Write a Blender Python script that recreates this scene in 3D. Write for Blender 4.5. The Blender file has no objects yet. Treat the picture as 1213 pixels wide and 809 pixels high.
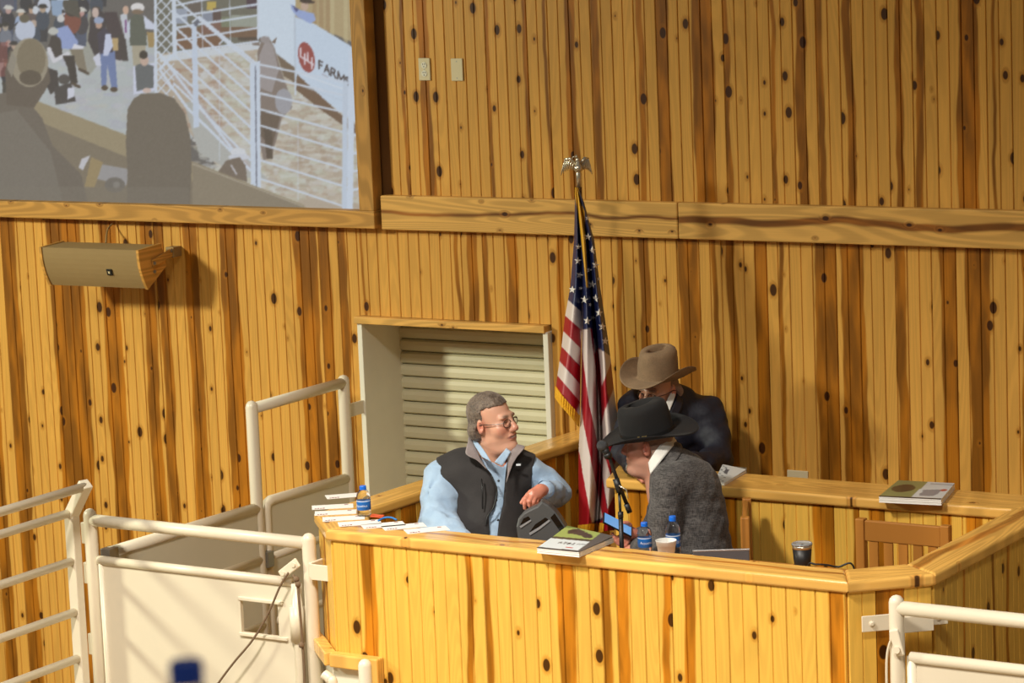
import bpy, bmesh, math, random
import numpy as np
from mathutils import Vector, Matrix

# ------------------------------------------------------------------ camera model (photo 1213 x 809)
PW, PH, F = 1213.0, 809.0, 3492.0
YAW, PIT, ROL = math.radians(31.83), math.radians(8.774), math.radians(-2.332)
CAM = np.array([6.0, -12.572, 4.312])
def _rot(y, p, r):
    f = np.array([-math.sin(y)*math.cos(p), math.cos(y)*math.cos(p), -math.sin(p)])
    rt = np.array([math.cos(y), math.sin(y), 0.0]); up = np.cross(rt, f)
    c, s = math.cos(r), math.sin(r)
    return rt*c+up*s, -rt*s+up*c, f
RX, RU, RF = _rot(YAW, PIT, ROL)
def ray(x, y): return RX*(x-PW/2)-RU*(y-PH/2)+RF*F
def on_x(x, y, X): d = ray(x, y); return CAM+d*(X-CAM[0])/d[0]
def on_y(x, y, Y): d = ray(x, y); return CAM+d*(Y-CAM[1])/d[1]
def on_z(x, y, Z): d = ray(x, y); return CAM+d*(Z-CAM[2])/d[2]
def at_d(x, y, D): return CAM+ray(x, y)*D/F
def proj(P):
    v = np.asarray(P, float)-CAM; z = v@RF
    return PW/2+F*(v@RX)/z, PH/2-F*(v@RU)/z

scn = bpy.context.scene
col = scn.collection
cam_d = bpy.data.cameras.new('camera'); cam = bpy.data.objects.new('camera', cam_d); col.objects.link(cam)
cam_d.sensor_fit = 'HORIZONTAL'; cam_d.sensor_width = 36.0; cam_d.lens = F/PW*36.0
cam_d.clip_start = 0.1; cam_d.clip_end = 200
m = Matrix.Identity(4)
for i in range(3):
    m[i][0], m[i][1], m[i][2], m[i][3] = RX[i], RU[i], -RF[i], CAM[i]
cam.matrix_world = m
cam_d.dof.use_dof = True; cam_d.dof.focus_distance = 12.7; cam_d.dof.aperture_fstop = 7.0
scn.camera = cam
scn.view_settings.view_transform = 'Standard'; scn.view_settings.look = 'None'
scn.view_settings.exposure = 0.0; scn.view_settings.gamma = 1.0; scn.view_settings.use_curve_mapping = False

# ------------------------------------------------------------------ world and lamps (sale-barn lights over the ring)
w = bpy.data.worlds.new('world'); scn.world = w; w.use_nodes = True
bg = w.node_tree.nodes['Background']; bg.inputs[0].default_value = (1.0, 0.93, 0.82, 1); bg.inputs[1].default_value = 0.15
def area(name, loc, aim, size, power, spread=180, colr=(1, 0.93, 0.82)):
    l = bpy.data.lights.new(name, 'AREA'); l.shape = 'DISK'; l.size = size; l.energy = power; l.color = colr; l.spread = math.radians(spread)
    o = bpy.data.objects.new(name, l); col.objects.link(o); o.location = loc
    o.rotation_euler = (Vector(aim)-Vector(loc)).to_track_quat('-Z', 'Y').to_euler()
    return o
area('barn_light_west', (-8.2, -6.6, 5.4), (-3.4, 0, 0.6), 0.9, 150, 84, (0.99, 0.99, 0.77))
area('barn_light_ring', (-0.6, -6.2, 6.4), (-0.5, -5.3, 0.0), 0.8, 345, 114)
area('barn_light_east', (3.2, -7.2, 6.4), (3.0, -6.1, 0.0), 0.8, 190, 112)

# ------------------------------------------------------------------ helpers
def lin(c):
    c = np.asarray(c, float)/255.0
    return np.where(c <= 0.04045, c/12.92, ((c+0.055)/1.055)**2.4)
def L4(r, g, b): v = lin((r, g, b)); return (float(v[0]), float(v[1]), float(v[2]), 1.0)
def tag(o, label=None, cat=None, group=None, kind=None):
    if label: o['label'] = label
    if cat: o['category'] = cat
    if group: o['group'] = group
    if kind: o['kind'] = kind
    return o
def link(o, parent=None):
    col.objects.link(o)
    if parent is not None: o.parent = parent
    return o
def empty(name, loc=(0, 0, 0), rz=0.0, label=None, cat=None, group=None, kind=None):
    o = bpy.data.objects.new(name, None); o.empty_display_size = 0.1
    link(o); o.location = [float(v) for v in loc]; o.rotation_euler = (0, 0, rz)
    return tag(o, label, cat, group, kind)
def obj(name, me, mat=None, parent=None, loc=None, rot=None, smooth=False):
    if isinstance(me, bmesh.types.BMesh):
        b = me; me = bpy.data.meshes.new(name); b.normal_update(); b.to_mesh(me); b.free()
    o = bpy.data.objects.new(name, me)
    if mat is not None and not me.materials: me.materials.append(mat)
    if smooth: me.polygons.foreach_set('use_smooth', [True]*len(me.polygons))
    link(o, parent)
    if loc is not None: o.location = [float(v) for v in loc]
    if rot is not None: o.rotation_euler = rot
    return o
def pydata(name, v, f):
    me = bpy.data.meshes.new(name); me.from_pydata([tuple(map(float, q)) for q in v], [], f); me.update(); return me
def copy_tree(o, parent=None):
    c = o.copy(); link(c, parent)
    for ch in list(o.children): copy_tree(ch, c)
    return c

# bmesh shapes
def bx(bm, lo, hi, bevel=0.0, seg=2, M=None):
    r = bmesh.ops.create_cube(bm, size=1.0)
    vs = r['verts']
    for v in vs:
        v.co = Vector([lo[i]+(v.co[i]+0.5)*(hi[i]-lo[i]) for i in range(3)])
    if bevel > 0:
        es = list({e for v in vs for e in v.link_edges})
        rr = bmesh.ops.bevel(bm, geom=es, offset=bevel, segments=seg, affect='EDGES', profile=0.5)
        vs = list({v for f in rr['faces'] for v in f.verts} | {v for v in vs if v.is_valid})
    if M is not None:
        for v in vs: v.co = M @ v.co
    return vs
def box(lo, hi, bevel=0.0, seg=2):
    bm = bmesh.new(); bx(bm, lo, hi, bevel, seg); return bm
def frame_along(d):
    d = Vector(d).normalized(); a = Vector((0, 0, 1)) if abs(d.z) < 0.95 else Vector((1, 0, 0))
    x = d.cross(a).normalized(); y = x.cross(d).normalized(); return x, y, d
def tube(bm, pts, rad, n=12, caps=True, dome=False):
    """sweep of circles through pts; rad number or list"""
    pts = [Vector([float(c) for c in p]) for p in pts]
    rs = list(rad) if hasattr(rad, '__len__') else [rad]*len(pts)
    if dome:
        d = (pts[-1]-pts[-2]).normalized(); r = rs[-1]; e = pts[-1]
        for k in (1, 2, 3):
            a = k/3*math.pi/2*0.97; pts.append(e+d*r*math.sin(a)); rs.append(r*math.cos(a))
    rings = []; x = None
    for i, p in enumerate(pts):
        d = (pts[min(i+1, len(pts)-1)]-pts[max(i-1, 0)])
        if x is None: x, y, d = frame_along(d)
        else:
            d.normalize(); x = (x-d*x.dot(d)).normalized(); y = x.cross(d)
        rings.append([bm.verts.new(p+(x*math.cos(2*math.pi*k/n)+y*math.sin(2*math.pi*k/n))*rs[i]) for k in range(n)])
    for a, b in zip(rings, rings[1:]):
        for k in range(n): bm.faces.new((a[k], a[(k+1) % n], b[(k+1) % n], b[k]))
    if caps:
        bm.faces.new(rings[0][::-1]); bm.faces.new(rings[-1])
    bmesh.ops.recalc_face_normals(bm, faces=bm.faces)
def tubes(pts, rad, n=12, dome=False):
    bm = bmesh.new(); tube(bm, pts, rad, n, dome=dome); return bm
def lathe(prof, n=24, bm=None, M=None):
    bm = bm or bmesh.new(); rings = []
    for r, z in prof:
        rings.append([bm.verts.new((max(r, 1e-4)*math.cos(2*math.pi*k/n), max(r, 1e-4)*math.sin(2*math.pi*k/n), z)) for k in range(n)])
    for a, b in zip(rings, rings[1:]):
        for k in range(n): bm.faces.new((a[k], a[(k+1) % n], b[(k+1) % n], b[k]))
    bm.faces.new(rings[0][::-1]); bm.faces.new(rings[-1])
    if M is not None:
        for rg in rings:
            for v in rg: v.co = M @ v.co
    return bm
def prism(poly, z0, z1, bevel=0.0, seg=3, bm=None):
    """extrude an XY polygon (counter-clockwise) between z0 and z1"""
    bm = bm or bmesh.new(); n = len(poly)
    a = [bm.verts.new((p[0], p[1], z0)) for p in poly]; b = [bm.verts.new((p[0], p[1], z1)) for p in poly]
    bm.faces.new(a[::-1]); bm.faces.new(b)
    for i in range(n): bm.faces.new((a[i], a[(i+1) % n], b[(i+1) % n], b[i]))
    bmesh.ops.recalc_face_normals(bm, faces=bm.faces)
    if bevel:
        es = [e for e in bm.edges if abs(e.verts[0].co.z-e.verts[1].co.z) < 1e-6]
        bmesh.ops.bevel(bm, geom=es, offset=bevel, segments=seg, affect='EDGES', profile=0.5)
    return bm
def sheet(grid, th=0.002):
    """thin curved sheet through a 2-D grid of points, with thickness"""
    bm = bmesh.new(); R_, C_ = len(grid), len(grid[0])
    P = np.array(grid, float)
    du = np.gradient(P, axis=0) if R_ > 1 else P*0; dv = np.gradient(P, axis=1)
    nn = np.cross(du, dv); nn /= (np.linalg.norm(nn, axis=2, keepdims=True)+1e-12)
    A = [[bm.verts.new(P[i, j]+nn[i, j]*th/2) for j in range(C_)] for i in range(R_)]
    B = [[bm.verts.new(P[i, j]-nn[i, j]*th/2) for j in range(C_)] for i in range(R_)]
    for i in range(R_-1):
        for j in range(C_-1):
            bm.faces.new((A[i][j], A[i+1][j], A[i+1][j+1], A[i][j+1])); bm.faces.new((B[i][j], B[i][j+1], B[i+1][j+1], B[i+1][j]))
    for j in range(C_-1):
        bm.faces.new((A[0][j], A[0][j+1], B[0][j+1], B[0][j])); bm.faces.new((A[-1][j+1], A[-1][j], B[-1][j], B[-1][j+1]))
    for i in range(R_-1):
        bm.faces.new((A[i+1][0], A[i][0], B[i][0], B[i+1][0])); bm.faces.new((A[i][-1], A[i+1][-1], B[i+1][-1], B[i][-1]))
    bmesh.ops.recalc_face_normals(bm, faces=bm.faces)
    return bm
def densify(grid, m_):
    """smooth interpolation of a coarse grid of points (Catmull-Rom both ways)"""
    def cr(P, m_):
        P = np.array(P, float); out = []
        for i in range(len(P)-1):
            p0 = P[i-1] if i > 0 else 2*P[0]-P[1]; p1, p2 = P[i], P[i+1]; p3 = P[i+2] if i+2 < len(P) else 2*P[-1]-P[-2]
            for k in range(m_):
                t = k/m_
                out.append(0.5*(2*p1+(p2-p0)*t+(2*p0-5*p1+4*p2-p3)*t*t+(3*p1-p0-3*p2+p3)*t**3))
        out.append(P[-1]); return np.array(out)
    G = np.array(grid, float); G = cr(G, m_)
    return np.swapaxes(cr(np.swapaxes(G, 0, 1), m_), 0, 1)
def text_mesh(body, size, depth=0.0, align='CENTER', shear=0.0):
    cu = bpy.data.curves.new('lettering', 'FONT'); cu.body = body; cu.size = size; cu.align_x = align; cu.align_y = 'CENTER'
    cu.extrude = depth; cu.resolution_u = 3; cu.shear = shear
    o = bpy.data.objects.new('lettering_tmp', cu); col.objects.link(o)
    dg = bpy.context.evaluated_depsgraph_get(); me = bpy.data.meshes.new_from_object(o.evaluated_get(dg))
    bpy.data.objects.remove(o); bpy.data.curves.remove(cu); return me

# ------------------------------------------------------------------ materials
class NT:
    def __init__(s, name):
        s.mat = bpy.data.materials.new(name); s.mat.use_nodes = True; s.t = s.mat.node_tree
        s.bsdf = s.t.nodes['Principled BSDF']
    def n(s, typ, **kw):
        nd = s.t.nodes.new(typ)
        for k, v in kw.items(): setattr(nd, k, v)
        return nd
    def put(s, sock, v):
        if isinstance(v, bpy.types.NodeSocket): s.t.links.new(v, sock)
        elif v is not None: sock.default_value = v
    def m(s, op, a, b=None, c=None):
        nd = s.n('ShaderNodeMath', operation=op)
        for i, v in enumerate((a, b, c)): s.put(nd.inputs[i], v)
        return nd.outputs[0]
    def step(s, x, lo, hi):
        nd = s.n('ShaderNodeMapRange', interpolation_type='SMOOTHSTEP')
        s.put(nd.inputs[0], x); s.put(nd.inputs[1], lo); s.put(nd.inputs[2], hi); return nd.outputs[0]
    def mix(s, f, a, b, blend='MIX'):
        nd = s.n('ShaderNodeMix', data_type='RGBA', blend_type=blend)
        s.put(nd.inputs[0], f); s.put(nd.inputs[6], a); s.put(nd.inputs[7], b); return nd.outputs[2]
    def xyz(s, x, y, z=0.0):
        nd = s.n('ShaderNodeCombineXYZ')
        for i, v in enumerate((x, y, z)): s.put(nd.inputs[i], v)
        return nd.outputs[0]
    def noise(s, vec, scale=1.0, detail=2.0, rough=0.5):
        nd = s.n('ShaderNodeTexNoise'); s.put(nd.inputs['Vector'], vec)
        nd.inputs['Scale'].default_value = scale; nd.inputs['Detail'].default_value = detail; nd.inputs['Roughness'].default_value = rough
        return nd.outputs[0]
    def coord(s, which='Object'):
        nd = s.n('ShaderNodeTexCoord'); sp = s.n('ShaderNodeSeparateXYZ'); s.t.links.new(nd.outputs[which], sp.inputs[0])
        return nd.outputs[which], sp.outputs[0], sp.outputs[1], sp.outputs[2]
    def set(s, **kw):
        for k, v in kw.items(): s.put(s.bsdf.inputs[k.replace('_', ' ')], v)
        return s.mat
    def bump(s, h, strength=0.2, dist=0.01):
        nd = s.n('ShaderNodeBump'); nd.inputs['Strength'].default_value = strength; nd.inputs['Distance'].default_value = dist
        s.put(nd.inputs['Height'], h); s.put(s.bsdf.inputs['Normal'], nd.outputs[0])

def pine(name, sap, heart, knot=(50, 20, 4), along='Z', width=0.12, rough=0.38, knots=1.0, grain=0.09, coat=0.0, spec=0.22):
    """varnished knotty pine; the object's colour carries heartwood streak centre (r), half width (g), tone (b)"""
    s = NT(name); _, x, y, z = s.coord()
    a, l = {'Z': (x, z), 'X': (y, x), 'XZ': (z, x)}[along]
    oi = s.n('ShaderNodeObjectInfo'); rnd = oi.outputs['Random']
    sep = s.n('ShaderNodeSeparateColor'); s.t.links.new(oi.outputs['Color'], sep.inputs[0])
    cc = s.m('MULTIPLY_ADD', sep.outputs[0], 3.0, -1.0); hw = s.m('MULTIPLY', sep.outputs[1], 2.0); tone = sep.outputs[2]
    sd = s.m('MULTIPLY', rnd, 83.0)
    lo = s.m('ADD', l, sd)
    wob = s.noise(s.xyz(s.m('MULTIPLY', sd, 3.1), s.m('MULTIPLY', lo, 1.6)), 1.0, 2.5, 0.55)
    u = s.m('ADD', s.m('DIVIDE', a, width), s.m('MULTIPLY_ADD', wob, 0.62, 0.19))
    # knots: cells, some of which hold a knot
    vo = s.n('ShaderNodeTexVoronoi', voronoi_dimensions='2D'); vo.inputs['Scale'].default_value = 6.0; vo.inputs['Randomness'].default_value = 1.0
    kz = s.m('MULTIPLY', lo, 0.62)
    s.put(vo.inputs['Vector'], s.xyz(s.m('ADD', a, s.m('MULTIPLY', sd, 1.37)), kz))
    vsep = s.n('ShaderNodeSeparateColor'); s.t.links.new(vo.outputs['Color'], vsep.inputs[0])
    dist = s.m('DIVIDE', vo.outputs['Distance'], 6.0)
    kr = s.m('MULTIPLY', s.m('MAXIMUM', s.m('SUBTRACT', vsep.outputs[0], 0.24), 0.0), 0.026*knots)
    kd = s.m('SUBTRACT', dist, kr)
    has = s.step(kr, 0.0004, 0.0012)
    kmask = s.m('MULTIPLY', s.m('SUBTRACT', 1.0, s.step(kd, -0.0035, 0.0015)), has)
    halo = s.m('MULTIPLY', s.m('SUBTRACT', 1.0, s.step(kd, 0.0, 0.016)), has)
    # cathedral grain: contour lines of stretched noise, bent round the knots
    g1 = s.noise(s.xyz(s.m('MULTIPLY', a, 7.0), s.m('MULTIPLY', lo, 0.55), sd), 1.0, 1.0, 0.4)
    g1 = s.m('ADD', g1, s.m('MULTIPLY', halo, 0.05))
    line = s.m('ABSOLUTE', s.m('SINE', s.m('MULTIPLY', g1, 62.0)))
    line = s.step(line, 0.35, 0.98)
    fine = s.noise(s.xyz(s.m('MULTIPLY', a, 260.0), s.m('MULTIPLY', lo, 5.0), sd), 1.0, 3.0, 0.6)
    blot = s.noise(s.xyz(s.m('MULTIPLY', a, 14.0), s.m('MULTIPLY', lo, 2.2), sd), 1.0, 2.0, 0.5)
    edge = s.m('ADD', s.m('MULTIPLY', fine, 0.05), -0.025)
    dd = s.m('ABSOLUTE', s.m('SUBTRACT', s.m('ADD', u, edge), cc))
    hmask = s.m('SUBTRACT', 1.0, s.step(s.m('SUBTRACT', dd, hw), -0.05, 0.05))
    hmask = s.m('MULTIPLY', hmask, s.step(hw, 0.005, 0.03))
    rich = s.mix(s.step(blot, 0.36, 0.66), L4(*[int(q*0.80) for q in heart]), L4(*[min(255, int(q*1.08)) for q in heart]))
    base = s.mix(hmask, L4(*sap), rich)
    base = s.mix(s.m('MULTIPLY', halo, 0.55), base, L4(*heart))
    dark = s.m('MULTIPLY_ADD', line, -grain, 1.0)
    dark = s.m('MULTIPLY', dark, s.m('MULTIPLY_ADD', fine, 0.22, 0.89))
    dark = s.m('MULTIPLY', dark, s.m('MULTIPLY_ADD', blot, 0.22, 0.89))
    dark = s.m('MULTIPLY', dark, s.m('MULTIPLY_ADD', tone, 0.5, 0.75))
    gm = s.n('ShaderNodeVectorMath', operation='SCALE'); s.t.links.new(base, gm.inputs[0]); s.put(gm.inputs['Scale'], dark)
    colr = s.mix(s.m('MULTIPLY', kmask, 0.93), gm.outputs[0], L4(*knot))
    s.bump(s.m('ADD', fine, s.m('MULTIPLY', kmask, -0.6)), 0.08, 0.004)
    return s.set(Base_Color=colr, Roughness=rough, Coat_Weight=coat, Coat_Roughness=0.15, Specular_IOR_Level=spec)
def plain(name, c, rough=0.5, metal=0.0, var=0.06, scale=8.0, bump=0.0, bscale=60.0, **kw):
    s = NT(name); v, *_ = s.coord()
    nz = s.noise(v, scale, 3.0); f = s.m('MULTIPLY_ADD', nz, 2*var, 1-var)
    gm = s.n('ShaderNodeVectorMath', operation='SCALE'); gm.inputs[0].default_value = L4(*c)[:3]; s.put(gm.inputs['Scale'], f)
    if bump: s.bump(s.noise(v, bscale, 3.0), bump, 0.004)
    return s.set(Base_Color=gm.outputs[0], Roughness=rough, Metallic=metal, **kw)
def vcol(name, rough=0.6, bump=0.0, bscale=200.0, emit=0.0, **kw):
    s = NT(name); at = s.n('ShaderNodeAttribute', attribute_name='Col')
    if bump: v, *_ = s.coord(); s.bump(s.noise(v, bscale, 2.0), bump, 0.002)
    if emit:
        s.put(s.bsdf.inputs['Emission Color'], at.outputs[0]); s.bsdf.inputs['Emission Strength'].default_value = emit
        return s.set(Base_Color=(0.03, 0.03, 0.03, 1), Roughness=rough, **kw)
    return s.set(Base_Color=at.outputs[0], Roughness=rough, **kw)
def set_col(me, arr):
    a = me.color_attributes.new('Col', 'FLOAT_COLOR', 'POINT')
    A = np.ones((len(me.vertices), 4), np.float32); A[:, :3] = arr; a.data.foreach_set('color', A.ravel())

SAP, HEART = (212, 158, 74), (164, 102, 24)
M = {}
M['wall_pine'] = pine('wall_pine', SAP, HEART, width=0.122, rough=0.42)
M['block_pine'] = pine('block_pine', (230, 182, 80), (188, 118, 26), width=0.128, rough=0.36)
M['ledge_pine'] = pine('ledge_pine', (238, 184, 94), (206, 134, 54), along='X', width=0.2, rough=0.24, knots=0.55, grain=0.22, coat=0.3, spec=0.5)
M['beam_pine'] = pine('beam_pine', (226, 174, 92), (150, 92, 32), along='XZ', width=0.18, rough=0.5, knots=0.6, grain=0.22)
M['frame_pine'] = pine('frame_pine', (200, 148, 74), (146, 92, 34), along='XZ', width=0.12, rough=0.5, knots=0.3, grain=0.25)
M['chair_wood'] = pine('chair_wood', (180, 120, 54), (150, 92, 36), along='X', width=0.1, rough=0.35, knots=0.0, grain=0.25)
M['groove'] = plain('groove_shadowed_timber', (120, 78, 30), 0.7)
M['cream'] = plain('cream_enamel', (226, 215, 192), 0.35, var=0.03, scale=5, bump=0.05, bscale=90)
M['cream_sheet'] = plain('cream_sheet_steel', (222, 212, 190), 0.42, var=0.05, scale=2.5, bump=0.06, bscale=20)
M['shutter'] = plain('shutter_paint', (206, 200, 168), 0.5, var=0.05, scale=6)
M['jamb'] = plain('jamb_paint', (226, 222, 204), 0.5, var=0.05)
M['steel'] = plain('galvanised_steel', (150, 148, 142), 0.4, metal=0.8)
M['dark_gap'] = plain('dark_gap', (40, 34, 26), 0.8)
M['plate'] = plain('ivory_plate', (214, 200, 160), 0.45, var=0.02)
M['black'] = plain('black_plastic', (24, 24, 25), 0.4)
M['dirt'] = plain('ring_dirt', (150, 126, 92), 0.95, var=0.2, scale=3, bump=0.4, bscale=25)
M['concrete'] = plain('painted_floor', (140, 128, 110), 0.8)
def streak(o, c=0.5, hw=0.0, tone=0.5): o.color = ((c+1)/3.0, hw/2.0, tone, 1.0); return o
# ================================================================== the setting
rng = random.Random(7)
ZF, ZL, ZP, ZW = -0.35, 1.6, 0.72, 1.465            # top of the ledges, floor inside the auction block
floor = obj('floor', box((-9, -14, ZF-0.1), (9, 1.2, ZF)), M['dirt']); tag(floor, kind='structure')

DX0, DX1, DZ = -2.733, -1.600, 2.09   # opening with the roll-up door
wall = empty('wall_back', (0, 0, 0), kind='structure')
XW0, XW1 = -6.2, 2.75
def wall_base(lo, hi): obj('wall_base', box(lo, hi), M['groove'], wall)
wall_base((XW0, 0.018, ZF), (DX0, 0.12, 4.6)); wall_base((DX1+0.03, 0.018, ZF), (XW1, 0.12, 4.6)); wall_base((DX0, 0.018, DZ+0.03), (DX1, 0.12, 4.6))

def board_mesh(name, w_, h, mat, th=0.018, g=0.0032, dp=0.0055):
    x = w_/2-0.0006
    pr = [(-x, 0), (-x, -th+dp), (-x+g, -th), (-g, -th), (0, -th+dp), (g, -th), (x-g, -th), (x, -th+dp), (x, 0)]
    n = len(pr); v = [(p[0], p[1], 0) for p in pr]+[(p[0], p[1], h) for p in pr]
    f = [(i, (i+1), n+i+1, n+i) for i in range(n-1)]
    f += [(8, 0, n, n+8), tuple(range(n))[::-1], tuple(range(n, 2*n))]
    me = pydata(name, v, f); me.materials.append(mat); return me
def darkness(px, half, dark):
    """streak centre and half width (in board widths) for a board at px +- half"""
    best = None
    for a, b in dark:
        ov = min(b, px+half)-max(a, px-half)
        if ov > 0.12*half and (best is None or ov > best[0]): best = (ov, a, b)
    if best is None: return (0.5, 0.0)
    a, b = best[1:]; a = max(a, px-half*1.6); b = min(b, px+half*1.6)
    return (0.5+((a+b)/2-px)/(2*half), (b-a)/2/(2*half))
def wall_px(X, yref):
    px = proj((X, 0, 2.0))[0]
    for _ in range(3): px = proj((X, 0, on_y(px, yref, 0)[2]))[0]
    return px
# where the photograph shows dark heartwood (pixel ranges along one row of the wall)
D_LOWL = [(-60, -40), (-22, -8), (4, 23), (61, 100), (121, 142), (170, 184), (188, 200), (221, 237), (243, 257), (264, 285), (352, 378), (379, 394), (397, 413)]
D_MID = [(428, 431), (541, 546), (553, 566), (567, 578), (600, 613), (613, 625), (664, 672), (742, 747)]
D_LOWR = [(700, 712), (735, 741), (760, 772), (806, 830), (846, 852), (864, 874), (876, 888), (898, 916), (926, 931), (969, 998), (999, 1027), (1038, 1044), (1062, 1074), (1116, 1140), (1147, 1172), (1212, 1226), (1250, 1280)]
D_UP = [(449, 457), (476, 480), (498, 511), (524, 529), (577, 581), (621, 626), (646, 650), (671, 683), (702, 711), (757, 764), (774, 793), (822, 844), (857, 864), (913, 918), (943, 955), (968, 976), (1001, 1011), (1061, 1070), (1084, 1093), (1134, 1160), (1176, 1180), (1230, 1250)]
WB = 0.122
me_low = board_mesh('board', WB, 2.62-ZF, M['wall_pine']); me_up = board_mesh('board', WB, 1.72, M['wall_pine'])
WD = (DX1+0.03-DX0)/9; me_door = board_mesh('board', WD, 2.62-DZ-0.035, M['wall_pine'])
def put_board(me, X, z, yref, dark, wd):
    px = wall_px(X, yref); half = abs(wall_px(X+wd/2, yref)-px)
    c, hw = darkness(px, half, dark)
    o = obj('board', me, None, wall, (X, 0.018, z)); streak(o, c, hw, rng.uniform(0.4, 0.68)); return o
X = DX0-WB/2
while X > XW0: put_board(me_low, X, ZF, 361, D_LOWL, WB); X -= WB
for i in range(9): put_board(me_door, DX0+WD*(i+0.5), DZ+0.035, 330, D_MID, WD)
X = DX1+0.03+WB/2
while X < XW1: put_board(me_low, X, ZF, 438, D_MID+D_LOWR if X > -1.2 else D_MID, WB); X += WB
X = -2.5+WB/2
while X < XW1: put_board(me_up, X, 2.762, 100, D_UP, WB); X += WB

# beam planks running along the wall
def beam(x0, x1):
    bm = box((-(x1-x0)/2, -0.055, -0.0885), ((x1-x0)/2, 0.0, 0.0885), 0.006, 2)
    return bm
ZB = 2.676
for i, (a, b) in enumerate(((-2.535, -0.798), (-0.794, XW1))):
    o = obj('trim_%d' % (i+1), beam(a, b), M['beam_pine'], None, ((a+b)/2, 0.0, ZB)); tag(o, kind='structure'); streak(o, 0.55, 0.10 if i else 0.05, 0.35)

# ---- opening: jambs, header trim, roll-up door
def jamb(x0, x1): return box((x0, -0.028, 0), (x1, 0.36, DZ))
t = obj('trim_3', box((DX0, -0.034, ZF), (DX0+0.03, 0.36, DZ), 0.003), M['jamb']); tag(t, kind='structure')
t = obj('trim_4', box((DX1, -0.034, ZF), (DX1+0.03, 0.36, DZ), 0.003), M['jamb']); tag(t, kind='structure')
t = obj('trim_5', box((-0.575, -0.05, -0.018), (0.585, 0.36, 0.018), 0.003), M['beam_pine'], None, ((DX0+DX1)/2, 0, DZ+0.015)); tag(t, kind='structure'); streak(t, .5, 0, .5)
door = empty('door_1', ((DX0+DX1)/2, 0.33, 0), kind='structure')
nslat = 36; sh = (DZ-ZF)/nslat
slat_me = bpy.data.meshes.new('slat')
bm = bmesh.new(); prof = [(-0.004, 0.004), (-0.016, 0.010), (-0.018, 0.036), (-0.014, sh-0.012), (-0.003, sh-0.006), (0.004, sh-0.003), (0.004, 0.0)]
Wd = (DX1-DX0)/2-0.012
a = [bm.verts.new((-Wd, y, z)) for y, z in prof]; b = [bm.verts.new((Wd, y, z)) for y, z in prof]
for i in range(len(prof)): bm.faces.new((a[i], a[(i+1) % len(prof)], b[(i+1) % len(prof)], b[i]))
bm.faces.new(a[::-1]); bm.faces.new(b); bmesh.ops.recalc_face_normals(bm, faces=bm.faces); bm.to_mesh(slat_me); bm.free(); slat_me.materials.append(M['shutter'])
for i in range(nslat): obj('slat', slat_me, None, door, (0, 0, ZF+i*sh))
obj('backing', box((-Wd, 0.006, ZF), (Wd, 0.016, DZ)), M['dark_gap'], door)
for s_ in (-1, 1): obj('guide_rail', box((s_*(Wd+0.006)-0.022, -0.05, ZF), (s_*(Wd+0.006)+0.022, -0.022, DZ), 0.003), M['shutter'], door)
bm = bmesh.new()
for k in range(5): lathe([(0.004, 0), (0.004, 0.004)], 8, bm, Matrix.Translation((DX0+0.001, 0.02, 1.22+0.03*k)) @ Matrix.Rotation(math.pi/2, 4, 'Y'))
obj('screw_heads', bm, M['black'], door).matrix_parent_inverse = Matrix.Translation((-(DX0+DX1)/2, -0.33, 0))

# ---- switch plates
def wall_plate(c, wd, ht, kind, label):
    o = empty('wall_plate', c, label=label, cat='outlet' if kind else 'cover plate')
    obj('plate', box((-wd/2, -0.008, -ht/2), (wd/2, 0, ht/2), 0.003), M['plate'], o)
    if kind == 'duplex':
        for s_ in (-1, 1):
            bm = bmesh.new(); lathe([(0.0165, 0), (0.0165, 0.003)], 20, bm, Matrix.Translation((0, -0.0075, s_*0.021)) @ Matrix.Rotation(math.pi/2, 4, 'X'))
            r = obj('receptacle', bm, M['jamb'], o)
            bm = bmesh.new()
            for dx in (-0.006, 0.006): bx(bm, (dx-0.0015, -0.0115, s_*0.021+0.001), (dx+0.0015, -0.010, s_*0.021+0.009))
            bx(bm, (-0.0025, -0.0115, s_*0.021-0.010), (0.0025, -0.010, s_*0.021-0.005)); obj('slots', bm, M['black'], r)
    for s_ in ((-1, 1) if kind != 'duplex' else (0,)):
        p = (0, s_*0.042) if ht > wd else (s_*0.024, 0)
        bm = bmesh.new(); lathe([(0.003, 0), (0.003, 0.0015)], 10, bm, Matrix.Translation((p[0], -0.0075, p[1])) @ Matrix.Rotation(math.pi/2, 4, 'X'))
        obj('screw', bm, M['steel'], o)
    return o
P = on_y(503.5, 82, 0); wall_plate((P[0], 0, P[2]), 0.070, 0.114, 'duplex', 'ivory duplex power outlet high on the upper pine wall beside the screen frame')
P = on_y(542, 82.5, 0); wall_plate((P[0], 0, P[2]), 0.070, 0.114, '', 'blank ivory cover plate high on the upper pine wall, right next to the outlet')
P = on_y(945.5, 566, 0); wall_plate((P[0], 0, P[2]), 0.112, 0.074, '', 'small ivory wall plate lying sideways just above the rear ledge, clear of everything')
P = on_y(873, 562, 0); wall_plate((P[0], 0, P[2]), 0.112, 0.078, '', 'ivory wall plate behind the newspapers by the navy suit')

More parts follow.
